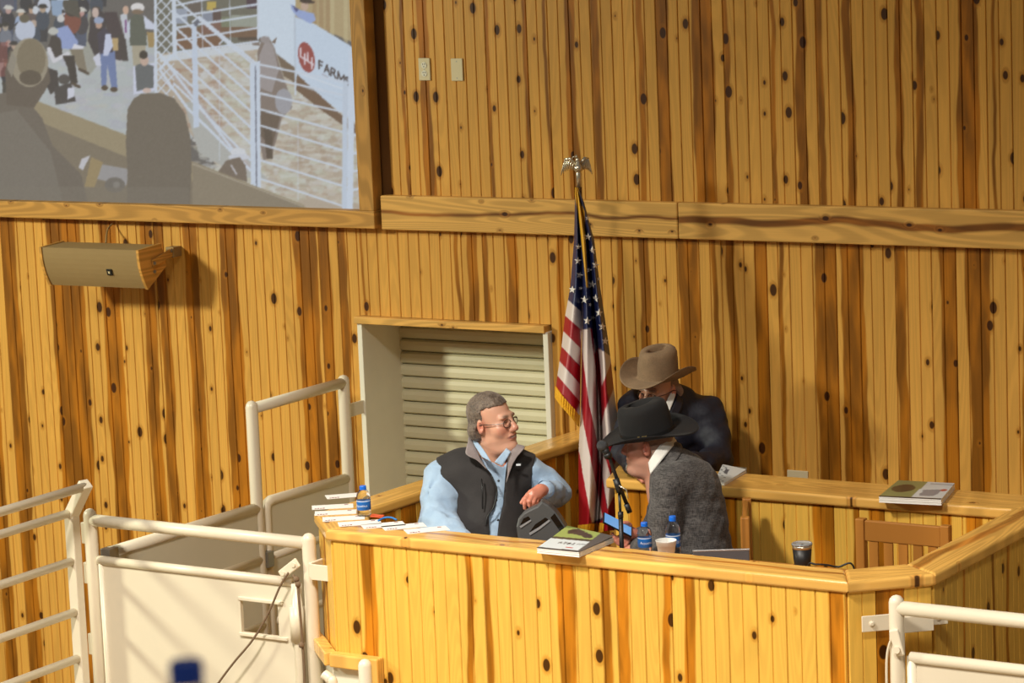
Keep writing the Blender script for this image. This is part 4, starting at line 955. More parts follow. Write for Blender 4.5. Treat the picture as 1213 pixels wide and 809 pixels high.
obj('cord', tubes(spl([(q0[0]-0.06, q0[1]+0.02, ZW+0.005), (q0[0]-0.03, q0[1], 1.55), q0, (q0+q1)/2+np.array([0, 0, 0.003]), q1, (q1[0]+0.05, q1[1]+0.02, 1.55), (q1[0]+0.07, q1[1]+0.03, ZW+0.005)]), 0.004, 8), M['black'], o, smooth=True)
# small oddments by the bottle
P_ = on_z(447, 613, ZL)
o = obj('rubber_band', bmesh.new(), plain('orange_rubber', (206, 84, 40), 0.6), None, (P_[0], P_[1], ZL+0.006), smooth=True); tag(o, 'orange rubber loop lying by the water bottle on the left ledge', 'rubber band')
bm = bmesh.new(); tube(bm, [(0.030*math.cos(a), 0.018*math.sin(a), 0.002*math.sin(3*a)) for a in np.linspace(0, 2*math.pi, 25)], 0.005, 8); bm.to_mesh(o.data); bm.free()
pts = [on_z(448, 616.8, ZL+0.006), on_z(455, 613.5, ZL+0.012), on_z(463, 613, ZL+0.014), on_z(470, 615.8, ZL+0.006)]
tag(obj('lanyard', tubes(spl(pts), 0.0045, 8), plain('blue_cord', (40, 120, 190), 0.6), smooth=True), 'short blue cord lying between the cards and the water bottle', 'cord')

# ---- catalogues
def catalogue(corners_px, z, th, paint, label, name='catalogue', curl=0.0, n=14):
    c = [on_z(*p, z+th) for p in corners_px]       # near-left, near-right, far-right, far-left
    ctr = np.mean(c, axis=0); o = empty(name, (ctr[0], ctr[1], z), label=label, cat='magazine')
    G = np.zeros((n, n, 3)); cvx = np.zeros((n, n, 2))
    for i in range(n):
        for j in range(n):
            u, v = j/(n-1), i/(n-1)
            p = (np.array(c[0])*(1-u)+np.array(c[1])*u)*(1-v)+(np.array(c[3])*(1-u)+np.array(c[2])*u)*v
            G[i, j] = (p[0]-ctr[0], p[1]-ctr[1], th+curl*v*v)
    # page block
    poly = [(p[0]-ctr[0], p[1]-ctr[1]) for p in c]
    bm = bmesh.new(); k = 5
    for q in range(k):
        sx = 1.0-0.012*(q % 2)
        prism([(a*sx, b*sx) for a, b in poly], 0.001+q*(th-0.002)/k, 0.001+(q+0.86)*(th-0.002)/k, 0, bm=bm)
    pb = obj('page_block', bm, M['paper'], o); pb['kind'] = 'stuff'
    nn = 60; cvs = Canvas(0, 0, nn, nn, 1, (220, 222, 220)); paint(cvs)
    me_ = sheet(densify(G, 4), 0.0015); cov = obj('cover', me_, M['cover'], o, smooth=False)
    A0, A1, A3 = [np.array(G[i, j]) for i, j in ((0, 0), (0, -1), (-1, 0))]
    vv = np.array([v.co for v in cov.data.vertices])[:, :2]-A0[:2]; Bm = np.linalg.inv(np.stack([(A1-A0)[:2], (A3-A0)[:2]], 1)); uv = vv@Bm.T
    set_col(cov.data, lin(cvs.sample(uv[:, 0]*nn, (1-uv[:, 1])*nn)))
    return o
M['cover'] = vcol('printed_cover', 0.3)
def paint1(c):
    c.poly([(0, 0), (60, 0), (60, 30), (0, 30)], (150, 166, 92)); c.poly([(0, 0), (60, 0), (60, 5), (0, 5)], (96, 120, 62)); c.poly([(0, 28), (60, 28), (60, 33), (0, 33)], (70, 66, 56)); c.poly([(0, 33), (60, 33), (60, 60), (0, 60)], (212, 220, 224))
    c.poly([(12, 8), (20, 5), (46, 16), (54, 22), (50, 26), (40, 22), (20, 18), (14, 20)], (60, 50, 50)); c.ell(16, 12, 6, 5, (52, 44, 44)); c.ell(44, 21, 6, 4, (64, 54, 54))
    for k in range(9): c.line([(18+k*2.6, 40), (19.4+k*2.6, 44)], 1.4, (60, 60, 64))
    for k in range(6): c.line([(44+k*2, 39), (45+k*2, 43)], 1.2, (90, 90, 96))
    c.line([(36, 52), (44, 52)], 2, (190, 50, 50)); c.poly([(0, 57), (60, 57), (60, 60), (0, 60)], (60, 60, 62)); c.poly([(56, 0), (60, 0), (60, 60), (56, 60)], (84, 82, 82))
catalogue([(636, 649), (686, 654), (727, 636.5), (672, 624.5)], ZL, 0.023, paint1, 'thick sale catalogue with green cover lying on the front ledge', curl=0.006)
def paint2(c):
    c.poly([(0, 0), (36, 0), (36, 60), (0, 60)], (120, 128, 84)); c.ell(14, 28, 11, 14, (50, 46, 40)); c.poly([(30, 0), (60, 0), (60, 60), (30, 60)], (196, 202, 206)); c.poly([(34, 30), (52, 26), (50, 50), (36, 52)], (120, 126, 140)); c.ell(53, 28, 3, 4, (170, 50, 50)); c.line([(0, 59), (60, 59)], 4, (50, 50, 54)); c.line([(36, 8), (56, 8)], 5, (150, 156, 166))
catalogue([(1041, 588), (1115, 591.5), (1131, 572.5), (1064, 569)], ZL, 0.028, paint2, 'sale catalogue with loose cover corner lying alone on the rear ledge')
def paint3(c):
    c.poly([(0, 0), (60, 0), (60, 60), (0, 60)], (206, 208, 208))
    for k in range(12): c.line([(4+(k % 3)*18, 5+k*4.5), (16+(k % 3)*18, 5+k*4.5)], 2.2, (110, 112, 118))
    c.poly([(30, 10), (52, 16), (48, 30), (28, 26)], (90, 92, 100))
catalogue([(846, 570), (858, 572.5), (884, 557), (856, 551)], ZL, 0.012, paint3, 'folded newspaper lying on the rear ledge beside the grey jacket', name='newspaper', curl=0.004)

# ---- microphone on a table stand
MV = View(736, 645, 12.22, ZW)
o = empty('microphone_stand', (MV.base[0], MV.base[1], ZW), YAW, label='black microphone on a short boom stand between the two seated men', cat='microphone')
M['mic_black'] = plain('satin_black_metal', (28, 28, 30), 0.45, metal=0.2); M['mesh'] = plain('mic_mesh', (70, 72, 76), 0.5, metal=0.6, bump=0.9, bscale=900)
q = MV(734, 590); b0 = MV(736.5, 650); b0 = np.array([b0[0], b0[1], 0.0])
obj('base', xf(lathe([(0.0, 0.0), (0.075, 0.0), (0.075, 0.010), (0.02, 0.018), (0.0, 0.018)], 30), Matrix.Translation(b0)), M['mic_black'], o, smooth=False)
obj('upright', tubes([b0, MV(735.3, 612)], 0.0098, 12), M['mic_black'], o, smooth=True)
obj('inner_tube', tubes([MV(735.2, 614), MV(733.3, 582)], 0.0062, 10), M['mic_black'], o, smooth=True)
obj('grip', tubes([MV(735.3, 614), MV(735.1, 606)], 0.0115, 12), M['mic_black'], o, smooth=True)
obj('boom', tubes([MV(745, 604, 0.03), MV(731, 568, 0), MV(724, 548, -0.02), MV(721.5, 540, -0.03)], [0.0085, 0.008, 0.0075, 0.007], 10), M['mic_black'], o, smooth=True)
obj('counterweight', tubes([MV(746, 607, 0.03), MV(742, 597, 0.022)], 0.0115, 12), M['mic_black'], o, smooth=True)
obj('clutch', tubes([MV(734.5, 583, -0.012), MV(729.5, 567, -0.012)], 0.0145, 10), M['mic_black'], o, smooth=True)
obj('clutch_lever', tubes([MV(733, 575, -0.03), MV(742, 580, -0.03), MV(744, 590, -0.03)], 0.003, 8), M['silver'], o, smooth=True)
mc = obj('microphone', tubes([MV(722, 543, -0.03), MV(719, 536.5, -0.035), MV(715.8, 531.5, -0.04)], [0.011, 0.014, 0.0195], 14), M['mic_black'], o, smooth=True)
bm = bmesh.new(); bmesh.ops.create_uvsphere(bm, u_segments=18, v_segments=12, radius=0.024, matrix=Matrix.Translation([float(v) for v in MV(713.4, 528, -0.044)])); obj('grille', bm, M['mesh'], mc, smooth=True)
obj('clip', tubes([MV(721, 541, -0.03), MV(718.6, 537, -0.034)], 0.0175, 12), M['mic_black'], mc, smooth=True)

# ---- dark plastic device tilted up under the man's hand
DV = View(640, 620, 12.55, ZW)
o = empty('desk_device', (DV.base[0], DV.base[1], ZW), YAW, label='dark grey moulded plastic desk device with two slots, tilted under the hand', cat='device')
M['device'] = plain('charcoal_plastic', (74, 74, 74), 0.38, var=0.04); M['gloss'] = plain('gloss_black', (20, 18, 18), 0.08, var=0.0)
outl = [(613, 633), (611.5, 624), (614, 614), (620, 607), (628, 602.5), (636, 599), (641.5, 593), (650, 598), (658, 606), (664, 614), (670, 624), (672, 655), (655, 662), (625, 660), (614, 648)]
front_ = [DV(x, y, 0.0) for x, y in outl]; backs = [DV(x+2, y-3.0, 0.11) for x, y in outl]
bm = bmesh.new(); a = [bm.verts.new(p) for p in front_]; b = [bm.verts.new(p) for p in backs]; n = len(a)
bm.faces.new(a); bm.faces.new(b[::-1])
for i in range(n): bm.faces.new((a[i], b[i], b[(i+1) % n], a[(i+1) % n]))
bmesh.ops.recalc_face_normals(bm, faces=bm.faces)
bmesh.ops.bevel(bm, geom=list({e for v in a for e in v.link_edges if all(w_ in a for w_ in e.verts)}), offset=0.010, segments=3, affect='EDGES', profile=0.5)
obj('body', bm, M['device'], o)
def flatp(pts, dy, mat, name, th=0.004):
    g0 = [DV(x, y, dy) for x, y in pts]; g1 = [DV(x, y, dy+th) for x, y in pts]; bm = bmesh.new()
    a = [bm.verts.new(p) for p in g0]; b = [bm.verts.new(p) for p in g1]; bm.faces.new(a); bm.faces.new(b[::-1])
    for i in range(len(a)): bm.faces.new((a[i], b[i], b[(i+1) % len(a)], a[(i+1) % len(a)]))
    bmesh.ops.recalc_face_normals(bm, faces=bm.faces); return obj(name, bm, mat, o)
flatp([(616, 622), (620, 614), (626, 611.5), (628.5, 615)], -0.003, M['gloss'], 'slot')
flatp([(627, 630.5), (634, 621), (646, 613), (649.5, 615), (638, 624)], -0.003, M['gloss'], 'slot')
flatp([(626.5, 631.5), (638, 624.5), (650.5, 615.5), (652, 617), (640, 626.5), (628, 634)], -0.005, M['alu'], 'slot_rim'); flatp([(615.5, 623.5), (628.5, 615.5), (629.5, 617), (617, 625.5)], -0.005, M['alu'], 'slot_rim')
flatp([(652, 613), (657, 608), (669, 626), (666, 633)], -0.004, M['gloss'], 'display_window')

# ================================================================== chairs inside the block
def chair(name, loc, rz, label, arms=False):
    o = empty(name, loc, rz, label=label, cat='chair', group='wooden slat-back chairs in the block')
    wd, dp, sh_, bh = 0.215, 0.22, 0.44, 0.865
    def leg(x0, y0, h): q = obj('leg', box((x0-0.02, y0-0.02, 0), (x0+0.02, y0+0.02, h), 0.004), M['chair_wood'], o); streak(q, .5, 0, .5)
    for sx in (-1, 1): leg(sx*(wd-0.02), -dp+0.02, sh_); leg(sx*(wd-0.02), dp-0.02, bh)
    q = obj('seat', box((-wd, -dp, sh_-0.04), (wd, dp-0.04, sh_), 0.012, 3), M['chair_wood'], o); streak(q)
    q = obj('top_rail', box((-wd+0.04, dp-0.035, bh-0.095), (wd-0.04, dp-0.012, bh-0.005), 0.005), M['chair_wood'], o); streak(q)
    q = obj('lower_rail', box((-wd+0.04, dp-0.032, sh_+0.10), (wd-0.04, dp-0.014, sh_+0.14), 0.004), M['chair_wood'], o); streak(q)
    me_ = pydata('slat', [], []); bm = box((-0.021, dp-0.030, sh_+0.13), (0.021, dp-0.018, bh-0.09), 0.002); bm.to_mesh(me_); bm.free(); me_.materials.append(M['chair_wood'])
    for k in range(5): streak(obj('slat', me_, None, o, ((k-2)*0.068, 0, 0)))
    if arms:
        for sx in (-1, 1):
            q = obj('armrest', box((sx*(wd+0.01)-0.03, -dp+0.02, 0.66), (sx*(wd+0.01)+0.03, dp, 0.69), 0.008), M['chair_wood'], o); streak(q)
            q = obj('arm_post', box((sx*(wd+0.005)-0.018, -dp+0.05, sh_-0.03), (sx*(wd+0.005)+0.018, -dp+0.09, 0.665), 0.004), M['chair_wood'], o); streak(q)
    return o
chair('wooden_chair', (0.935, -1.53, ZP), 0.0, 'empty wooden slat-back chair in the right corner of the block')
# ================================================================== people: blended solids meshed with surface nets
class Field:
    def __init__(s, lo, hi, h):
        s.h = h; s.lo = np.array(lo, float); n = np.ceil((np.array(hi, float)-s.lo)/h).astype(int)+1
        s.n = n; s.ax = [s.lo[i]+h*np.arange(n[i]) for i in range(3)]; s.F = np.full(tuple(n), 1.0, np.float32)
    def sub(s, lo, hi):
        i0 = np.maximum(np.floor((np.array(lo)-s.lo)/s.h).astype(int), 0); i1 = np.minimum(np.ceil((np.array(hi)-s.lo)/s.h).astype(int)+1, s.n)
        if np.any(i1 <= i0): return None
        sl = tuple(slice(a, b) for a, b in zip(i0, i1)); P = np.stack(np.meshgrid(*[s.ax[i][sl[i]] for i in range(3)], indexing='ij'), -1)
        return sl, P
    def _comb(s, sl, d, k, op):
        A = s.F[sl]
        if op == '+':
            if k > 0: hh = np.clip(0.5+0.5*(A-d)/k, 0, 1); r = A*(1-hh)+d*hh-k*hh*(1-hh)
            else: r = np.minimum(A, d)
        elif op == '-':
            d = -d
            if k > 0: hh = np.clip(0.5-0.5*(A-d)/k, 0, 1); r = A*(1-hh)+d*hh+k*hh*(1-hh)
            else: r = np.maximum(A, d)
        s.F[sl] = r
    def ell(s, c, r, k=0.02, op='+', R=None):
        c = np.array(c, float); r = np.array(r, float); m_ = r.max()+k+0.02
        q = s.sub(c-m_, c+m_)
        if q is None: return
        P = q[1]-c
        if R is not None: P = P@np.array(R)          # rows: local axes as columns of R
        k0 = np.linalg.norm(P/r, axis=-1); k1 = np.linalg.norm(P/(r*r), axis=-1)+1e-9
        s._comb(q[0], (k0*(k0-1)/k1).astype(np.float32), k, op)
    def cap(s, a, b, ra, rb=None, k=0.02, op='+', flat=None):
        rb = ra if rb is None else rb; a = np.array(a, float); b = np.array(b, float); m_ = max(ra, rb)+k+0.02
        q = s.sub(np.minimum(a, b)-m_, np.maximum(a, b)+m_)
        if q is None: return
        P = q[1]-a; ab = b-a; t_ = np.clip((P@ab)/(ab@ab+1e-12), 0, 1); d = np.linalg.norm(P-t_[..., None]*ab, axis=-1)-(ra+(rb-ra)*t_)
        s._comb(q[0], d.astype(np.float32), k, op)
    def chain(s, pts, rs, k=0.02, k2=None):
        for i in range(len(pts)-1): s.cap(pts[i], pts[i+1], rs[i], rs[i+1], k if i == 0 or k2 is None else k2)
    def half(s, p, n_, k=0.0):
        """cut away everything on the side n points to"""
        P = np.stack(np.meshgrid(*s.ax, indexing='ij'), -1).astype(np.float32)
        n_ = np.array(n_, float)/np.linalg.norm(n_); d = -((P-np.array(p, np.float32))@n_.astype(np.float32))
        s._comb((slice(None),)*3, d, k, '-')
    def wob(s, amp, freq, seed=0):
        X, Y, Z = np.meshgrid(*s.ax, indexing='ij'); r = np.random.RandomState(seed); w_ = 0
        for _ in range(6):
            v = r.normal(size=3); v /= np.linalg.norm(v); f = freq*r.uniform(.5, 1.5); w_ = w_+np.sin((X*v[0]+Y*v[1]+Z*v[2])*f+r.uniform(0, 6))
        s.F += (amp*w_/3).astype(np.float32)
    def mesh(s):
        Fd = s.F; S = Fd < 0; nx, ny, nz = Fd.shape
        c = np.zeros((nx-1, ny-1, nz-1), np.int8)
        for dx in (0, 1):
            for dy in (0, 1):
                for dz in (0, 1): c += S[dx:nx-1+dx, dy:ny-1+dy, dz:nz-1+dz]
        I, J, K = np.nonzero((c > 0) & (c < 8)); N = len(I)
        vid = np.full(c.shape, -1, np.int32); vid[I, J, K] = np.arange(N)
        acc = np.zeros((N, 3)); cnt = np.zeros(N)
        for ax in range(3):
            o1, o2 = [a for a in range(3) if a != ax]
            for u in (0, 1):
                for v in (0, 1):
                    p0 = [I.copy(), J.copy(), K.copy()]; p0[o1] = p0[o1]+u; p0[o2] = p0[o2]+v; p1 = [a.copy() for a in p0]; p1[ax] = p1[ax]+1
                    f0 = Fd[tuple(p0)]; f1_ = Fd[tuple(p1)]; mk = (f0 < 0) != (f1_ < 0); t_ = np.where(mk, f0/(f0-f1_+1e-12), 0)
                    P = np.stack(p0, 1).astype(float); P[:, ax] += t_; acc[mk] += P[mk]; cnt[mk] += 1
        V = s.lo+acc/np.maximum(cnt, 1)[:, None]*s.h; Q = []
        for ax in range(3):
            o1, o2 = [(1, 2), (2, 0), (0, 1)][ax]
            sl0 = [slice(None)]*3; sl1 = [slice(None)]*3; sl0[ax] = slice(0, -1); sl1[ax] = slice(1, None)
            a, b = S[tuple(sl0)], S[tuple(sl1)]; E = np.stack(np.nonzero(a != b), 1)
            ok = (E[:, o1] > 0) & (E[:, o2] > 0) & (E[:, o1] < Fd.shape[o1]-1) & (E[:, o2] < Fd.shape[o2]-1); E = E[ok]
            fl = a[tuple(E.T)]; qs = []
            for u, v in ((-1, -1), (0, -1), (0, 0), (-1, 0)):
                G = E.copy(); G[:, o1] += u; G[:, o2] += v; qs.append(vid[tuple(G.T)])
            q = np.stack(qs, 1); q[~fl] = q[~fl][:, ::-1]; Q.append(q)
        Q = np.concatenate(Q); Q = Q[(Q >= 0).all(1)]
        for _ in range(1):                                   # one gentle relaxation
            sm = np.zeros_like(V); ct = np.zeros(len(V))
            for a, b in ((0, 1), (1, 2), (2, 3), (3, 0)):
                np.add.at(sm, Q[:, a], V[Q[:, b]]); np.add.at(ct, Q[:, a], 1); np.add.at(sm, Q[:, b], V[Q[:, a]]); np.add.at(ct, Q[:, b], 1)
            V = V*0.5+0.5*sm/np.maximum(ct, 1)[:, None]
        return V, Q
def rotm(az, pitch=0.0, roll=0.0):
    """head frame: columns are local x (its left-right), y (back), z (up) in the person's frame; face looks along -y"""
    return np.array((Matrix.Rotation(az, 3, 'Z') @ Matrix.Rotation(pitch, 3, 'X') @ Matrix.Rotation(roll, 3, 'Y')))

def head_field(smile=0.0, wide=1.0):
    f = Field((-0.12, -0.16, -0.27), (0.12, 0.15, 0.16), 0.0034)
    f.ell((0, 0.014, 0.042), (0.078*wide, 0.098, 0.090), 0.0); f.ell((0, -0.028, -0.030), (0.066*wide, 0.074, 0.088), 0.03)
    f.ell((0, -0.020, -0.082), (0.058*wide, 0.070, 0.042), 0.03)                       # jaw
    f.ell((0, -0.088, -0.110), (0.028, 0.025, 0.023), 0.028); f.ell((0, -0.045, -0.122), (0.046, 0.052, 0.026), 0.03)                            # chin
    for s_ in (-1, 1):
        f.ell((s_*0.043, -0.063, -0.030), (0.028, 0.026, 0.026), 0.025)                 # cheek
        f.ell((s_*0.028, -0.086, 0.026), (0.027, 0.014, 0.011), 0.018)                  # brow
        f.ell((s_*0.033, -0.104, 0.004), (0.018, 0.016, 0.013), 0.012, '-')             # eye socket
        f.ell((s_*0.032, -0.078, 0.003), (0.0145, 0.0135, 0.0115), 0.006)               # eyeball with lids
        f.ell((s_*0.0135, -0.104, -0.036), (0.010, 0.012, 0.009), 0.008)                # nostril wing
        f.ell((s_*0.080*wide, 0.012, -0.006), (0.010, 0.021, 0.034), 0.008, R=rotm(s_*0.35)); f.ell((s_*0.088*wide, 0.004, -0.004), (0.007, 0.010, 0.018), 0.005, '-')
        f.cap((s_*0.024, -0.094, -0.046), (s_*0.037, -0.080, -0.068), 0.004, 0.003, 0.010, '-')  # smile fold
    f.cap((0, -0.092, 0.018), (0, -0.118, -0.026), 0.010, 0.0145, 0.014)                 # nose
    f.ell((0, -0.119, -0.030), (0.0155, 0.013, 0.012), 0.010)
    w_ = 0.023+0.008*smile
    f.ell((0, -0.085, -0.066), (0.034, 0.018, 0.024), 0.02); f.ell((0, -0.101, -0.061), (w_, 0.010, 0.006), 0.008); f.ell((0, -0.100, -0.076), (w_*0.85, 0.011, 0.007), 0.008)
    f.cap((-w_, -0.096, -0.066+0.006*smile), (0, -0.113, -0.069), 0.002, 0.003, 0.004, '-'); f.cap((w_, -0.096, -0.066+0.006*smile), (0, -0.113, -0.069), 0.002, 0.003, 0.004, '-')
    f.cap((0, 0.022, -0.06), (0, 0.040, -0.25), 0.060, 0.066, 0.03); f.ell((0, -0.03, -0.12), (0.045, 0.05, 0.03), 0.03)  # neck, jowl
    return f
SK = np.array((218, 166, 140.0))
def skin_cols(V, base=SK, ruddy=1.0, stub=0.0, brow=(96, 80, 70), smile=0.0):
    """flush on cheeks, nose and ears, lips, brows"""
    x, y, z = V.T; C = np.tile(np.array(base, float), (len(V), 1))
    def add(m_, c, a): C[:] = C*(1-(m_*a)[:, None])+np.array(c, float)*(m_*a)[:, None]
    g = lambda cx_, cy_, cz_, r: np.exp(-(((np.abs(x)-cx_)/r[0])**2+((y-cy_)/r[1])**2+((z-cz_)/r[2])**2))
    add(g(0.045, -0.075, -0.03, (0.025, 0.03, 0.025)), (198, 104, 84), 0.55*ruddy); add(g(0.0, -0.12, -0.03, (0.018, 0.02, 0.02)), (200, 104, 86), 0.6*ruddy); add(g(0.085, 0.01, -0.01, (0.02, 0.03, 0.035)), (200, 106, 88), 0.6*ruddy)
    add(g(0.0, -0.108, -0.069, (0.026, 0.014, 0.010)), (176, 88, 82), 0.75); add(g(0.0, -0.106, -0.0685, (0.026, 0.02, 0.0026)), (70, 28, 28), 0.9)
    add(g(0.031, -0.095, 0.030, (0.021, 0.016, 0.0055)), brow, 0.8); add(g(0.032, -0.09, 0.003, (0.012, 0.012, 0.0035)), (60, 44, 40), 0.85)
    if smile > 0.5: zc = -0.0695+0.10*np.abs(x)**1.0*0.35; mth = np.exp(-((np.abs(x)/0.031)**4+((y+0.106)/0.025)**2+((z-zc)/0.0058)**2)); add(mth, (92, 34, 34), 0.95); tth = np.exp(-((np.abs(x)/0.023)**4+((y+0.106)/0.025)**2+((z-zc-0.0012)/0.0032)**2)); add(tth, (240, 232, 220), 0.95)
    if stub: add(np.clip((-0.05-z)/0.03, 0, 1)*(y < 0.0)*(z > -0.135), (150, 120, 108), stub)
    return C
M['skin'] = vcol('skin', 0.38, bump=0.12, bscale=160, Subsurface_Weight=0.12)
M['skin'].node_tree.nodes['Principled BSDF'].inputs['Subsurface Radius'].default_value = (0.01, 0.004, 0.002)
def joinVQ(parts):
    V, Q, C, o = [], [], [], 0
    for v, q, c in parts: V.append(v); Q.append(q+o); C.append(c); o += len(v)
    return np.concatenate(V), np.concatenate(Q), np.concatenate(C)
def solid(name, f, mat, parent, smooth=True):
    V, Q = f.mesh(); me_ = grid_mesh(name, V, Q); return obj(name, me_, mat, parent, smooth=smooth)
def place(V, c, R, sc=1.0): return (V*sc)@np.array(R).T+np.array(c)
def bounds(pts, pad): P = np.array(pts); return P.min(0)-pad, P.max(0)+pad
def hand_field(chains, palm, h=0.0032):
    """chains: list of (points, radius) fingers; palm: list of (a, b, r) capsules"""
    allp = [p for c, _ in chains for p in c]+[p for a, b, r in palm for p in (a, b)]
    lo, hi = bounds(allp, 0.04); f = Field(lo, hi, h)
    for a, b, r in palm: f.cap(a, b, r, r, 0.018)
    for c, r in chains:
        rs = np.linspace(r*1.08, r*0.82, len(c)); f.chain(c, rs, 0.006, 0.004)
    return f
def hand_cols(V, base=SK): return np.tile(np.array(base, float)*np.array((0.97, 0.86, 0.84)), (len(V), 1))
def cloth_mat(name, c, rough=0.85, weave=0.0, ws=500, c2=None, sheen=0.2, big=0.25):
    s = NT(name); v, x, y, z = s.coord()
    n1 = s.noise(v, 22.0, 3.0); n2 = s.noise(v, ws, 2.0)
    f = s.m('ADD', s.m('MULTIPLY', n1, 0.4), s.m('MULTIPLY', n2, 0.6))
    if c2 is None: c2 = tuple(int(q*0.72) for q in c)
    colr_ = s.mix(s.step(f, 0.5-0.22, 0.5+0.22), L4(*c2), L4(*c))
    s.bump(s.m('ADD', s.m('MULTIPLY', n2, 0.3+weave), s.m('MULTIPLY', s.noise(v, 30.0, 3.0), 1.0)), big, 0.014)
    return s.set(Base_Color=colr_, Roughness=rough, Sheen_Weight=sheen)

# ---- hats
def cowboy_hat(parent, c, R, colr, brim=(0.205, 0.165), crown=(0.098, 0.082, 0.125), curl=0.055, dip=0.03, band=None, name='hat', sc=1.0):
    """felt western hat: front looks along -y. parts: crown+brim shell (lathed in polar steps), band"""
    bl, bw = brim; cl_, cw, chh = crown; nA = 96
    h_ = obj(name, bmesh.new(), colr, parent); bm = bmesh.new(); rings = []
    def ring(fn): rings.append([bm.verts.new(fn(2*math.pi*k/nA)) for k in range(nA)])
    def brimpt(a, t_, dz=0.0):
        rx = cw+(bw-cw)*t_; ry = cl_+(bl-cl_)*t_
        x, y = rx*math.sin(a), -ry*math.cos(a)
        side = abs(math.sin(a))**2.2; z = curl*side*t_**1.8-dip*(math.cos(a)**2)*t_**1.4*(1.0 if math.cos(a) > 0 else 0.55)
        x *= 1-0.16*side*t_**2
        return (x, y, z+dz)
    for t_ in (0.0, 0.12, 0.3, 0.5, 0.7, 0.86, 0.96, 1.0): ring(lambda a: brimpt(a, t_, -0.0022))
    for t_ in (1.003, 1.0, 0.93, 0.8, 0.6, 0.4, 0.2, 0.06): ring(lambda a: brimpt(a, t_, 0.0022 if t_ <= 1.0 else 0.0))
    for u in np.linspace(0.0, 1.0, 16):
        def cr(a, u=u):
            prof = [(0, 1.0), (0.08, 0.985), (0.5, 0.965), (0.75, 0.93), (0.88, 0.86), (0.96, 0.72), (1.0, 0.45)]
            k_ = np.interp(u, [p[0] for p in prof], [p[1] for p in prof])
            ca, sa = math.cos(a), math.sin(a); z = 0.004+chh*np.interp(u, [0, .75, .88, .96, 1], [0, .82, .93, .985, 1.0])
            pinch = 0.22*max(0, (u-0.35)/0.65)**1.3*math.exp(-((a-0.75)/0.42)**2)+0.22*max(0, (u-0.35)/0.65)**1.3*math.exp(-((2*math.pi-a-0.75)/0.42)**2)
            x, y = cw*k_*sa*(1-pinch), -cl_*k_*ca*(1-pinch*0.35)
            y -= 0.004*u
            z += 0.010*max(0, -ca)*u-0.006*max(0, ca)*u
            return (x, y, z)
        ring(cr)
    for k_, dz in ((0.36, -0.004), (0.26, -0.022), (0.12, -0.034), (0.02, -0.036)):
        def top(a, k_=k_, dz=dz):
            ca, sa = math.cos(a), math.sin(a); return (cw*k_*sa*0.72, -cl_*k_*ca*1.6-0.004, chh+dz+0.010*max(0, -ca)*k_*2)
        ring(top)
    for a, b in zip(rings, rings[1:]):
        for k in range(nA): bm.faces.new((a[k], a[(k+1) % nA], b[(k+1) % nA], b[k]))
    bm.faces.new(rings[-1]); bmesh.ops.recalc_face_normals(bm, faces=bm.faces)
    Mt = Matrix.Translation([float(v) for v in c]) @ Matrix(np.array(R).tolist()).to_4x4() @ Matrix.Scale(sc, 4)
    xf(bm, Mt); bm.to_mesh(h_.data); bm.free(); h_.data.polygons.foreach_set('use_smooth', [True]*len(h_.data.polygons))
    bb = bmesh.new(); ra = [(cw*1.012*math.sin(2*math.pi*k/64), -cl_*1.012*math.cos(2*math.pi*k/64)) for k in range(64)]
    lo_ = [bb.verts.new((x, y, 0.003)) for x, y in ra]; hi_ = [bb.verts.new((x*0.99, y*0.99, 0.020)) for x, y in ra]
    for k in range(64): bb.faces.new((lo_[k], lo_[(k+1) % 64], hi_[(k+1) % 64], hi_[k]))
    obj('hat_band', xf(bb, Mt), band or colr, h_, smooth=True)
    return h_, Mt
def glasses(parent, c, R, sc, mat, gl):
    g = obj('glasses', bmesh.new(), mat, parent); bm = bmesh.new(); T = lambda p: place(np.array([p]), c, R, sc)[0]
    for s_ in (-1, 1):
        ring = [T((s_*0.034+0.024*math.cos(a), -0.110+0.010*abs(s_*0.034+0.024*math.cos(a))/0.05, -0.002+0.018*math.sin(a))) for a in np.linspace(0, 2*math.pi, 25)]
        tube(bm, ring, 0.0017, 6, caps=False)
        tube(bm, [T((s_*0.058, -0.098, 0.004)), T((s_*0.080, -0.05, 0.003)), T((s_*0.088, 0.0, 0.006)), T((s_*0.086, 0.022, -0.004))], 0.0018, 6)
    tube(bm, [T((-0.010, -0.108, 0.002)), T((0, -0.113, 0.005)), T((0.010, -0.108, 0.002))], 0.0016, 6)
    bm.to_mesh(g.data); bm.free()
    for s_ in (-1, 1):
        bm = bmesh.new(); vs_ = [bm.verts.new(T((s_*0.034+0.023*math.cos(a), -0.110+0.010*abs(s_*0.034+0.023*math.cos(a))/0.05, -0.002+0.017*math.sin(a)))) for a in np.linspace(0, 2*math.pi, 24, endpoint=False)]
        bm.faces.new(vs_); obj('lens', bm, gl, g)
    return g
M['lens'] = NT('lens_glass').set(Base_Color=(1, 1, 1, 1), Roughness=0.02, IOR=1.05, Transmission_Weight=1.0)
M['dark_frame'] = plain('dark_glasses_frame', (50, 42, 36), 0.35, metal=0.4)
M['button'] = plain('dark_button', (44, 46, 52), 0.4)

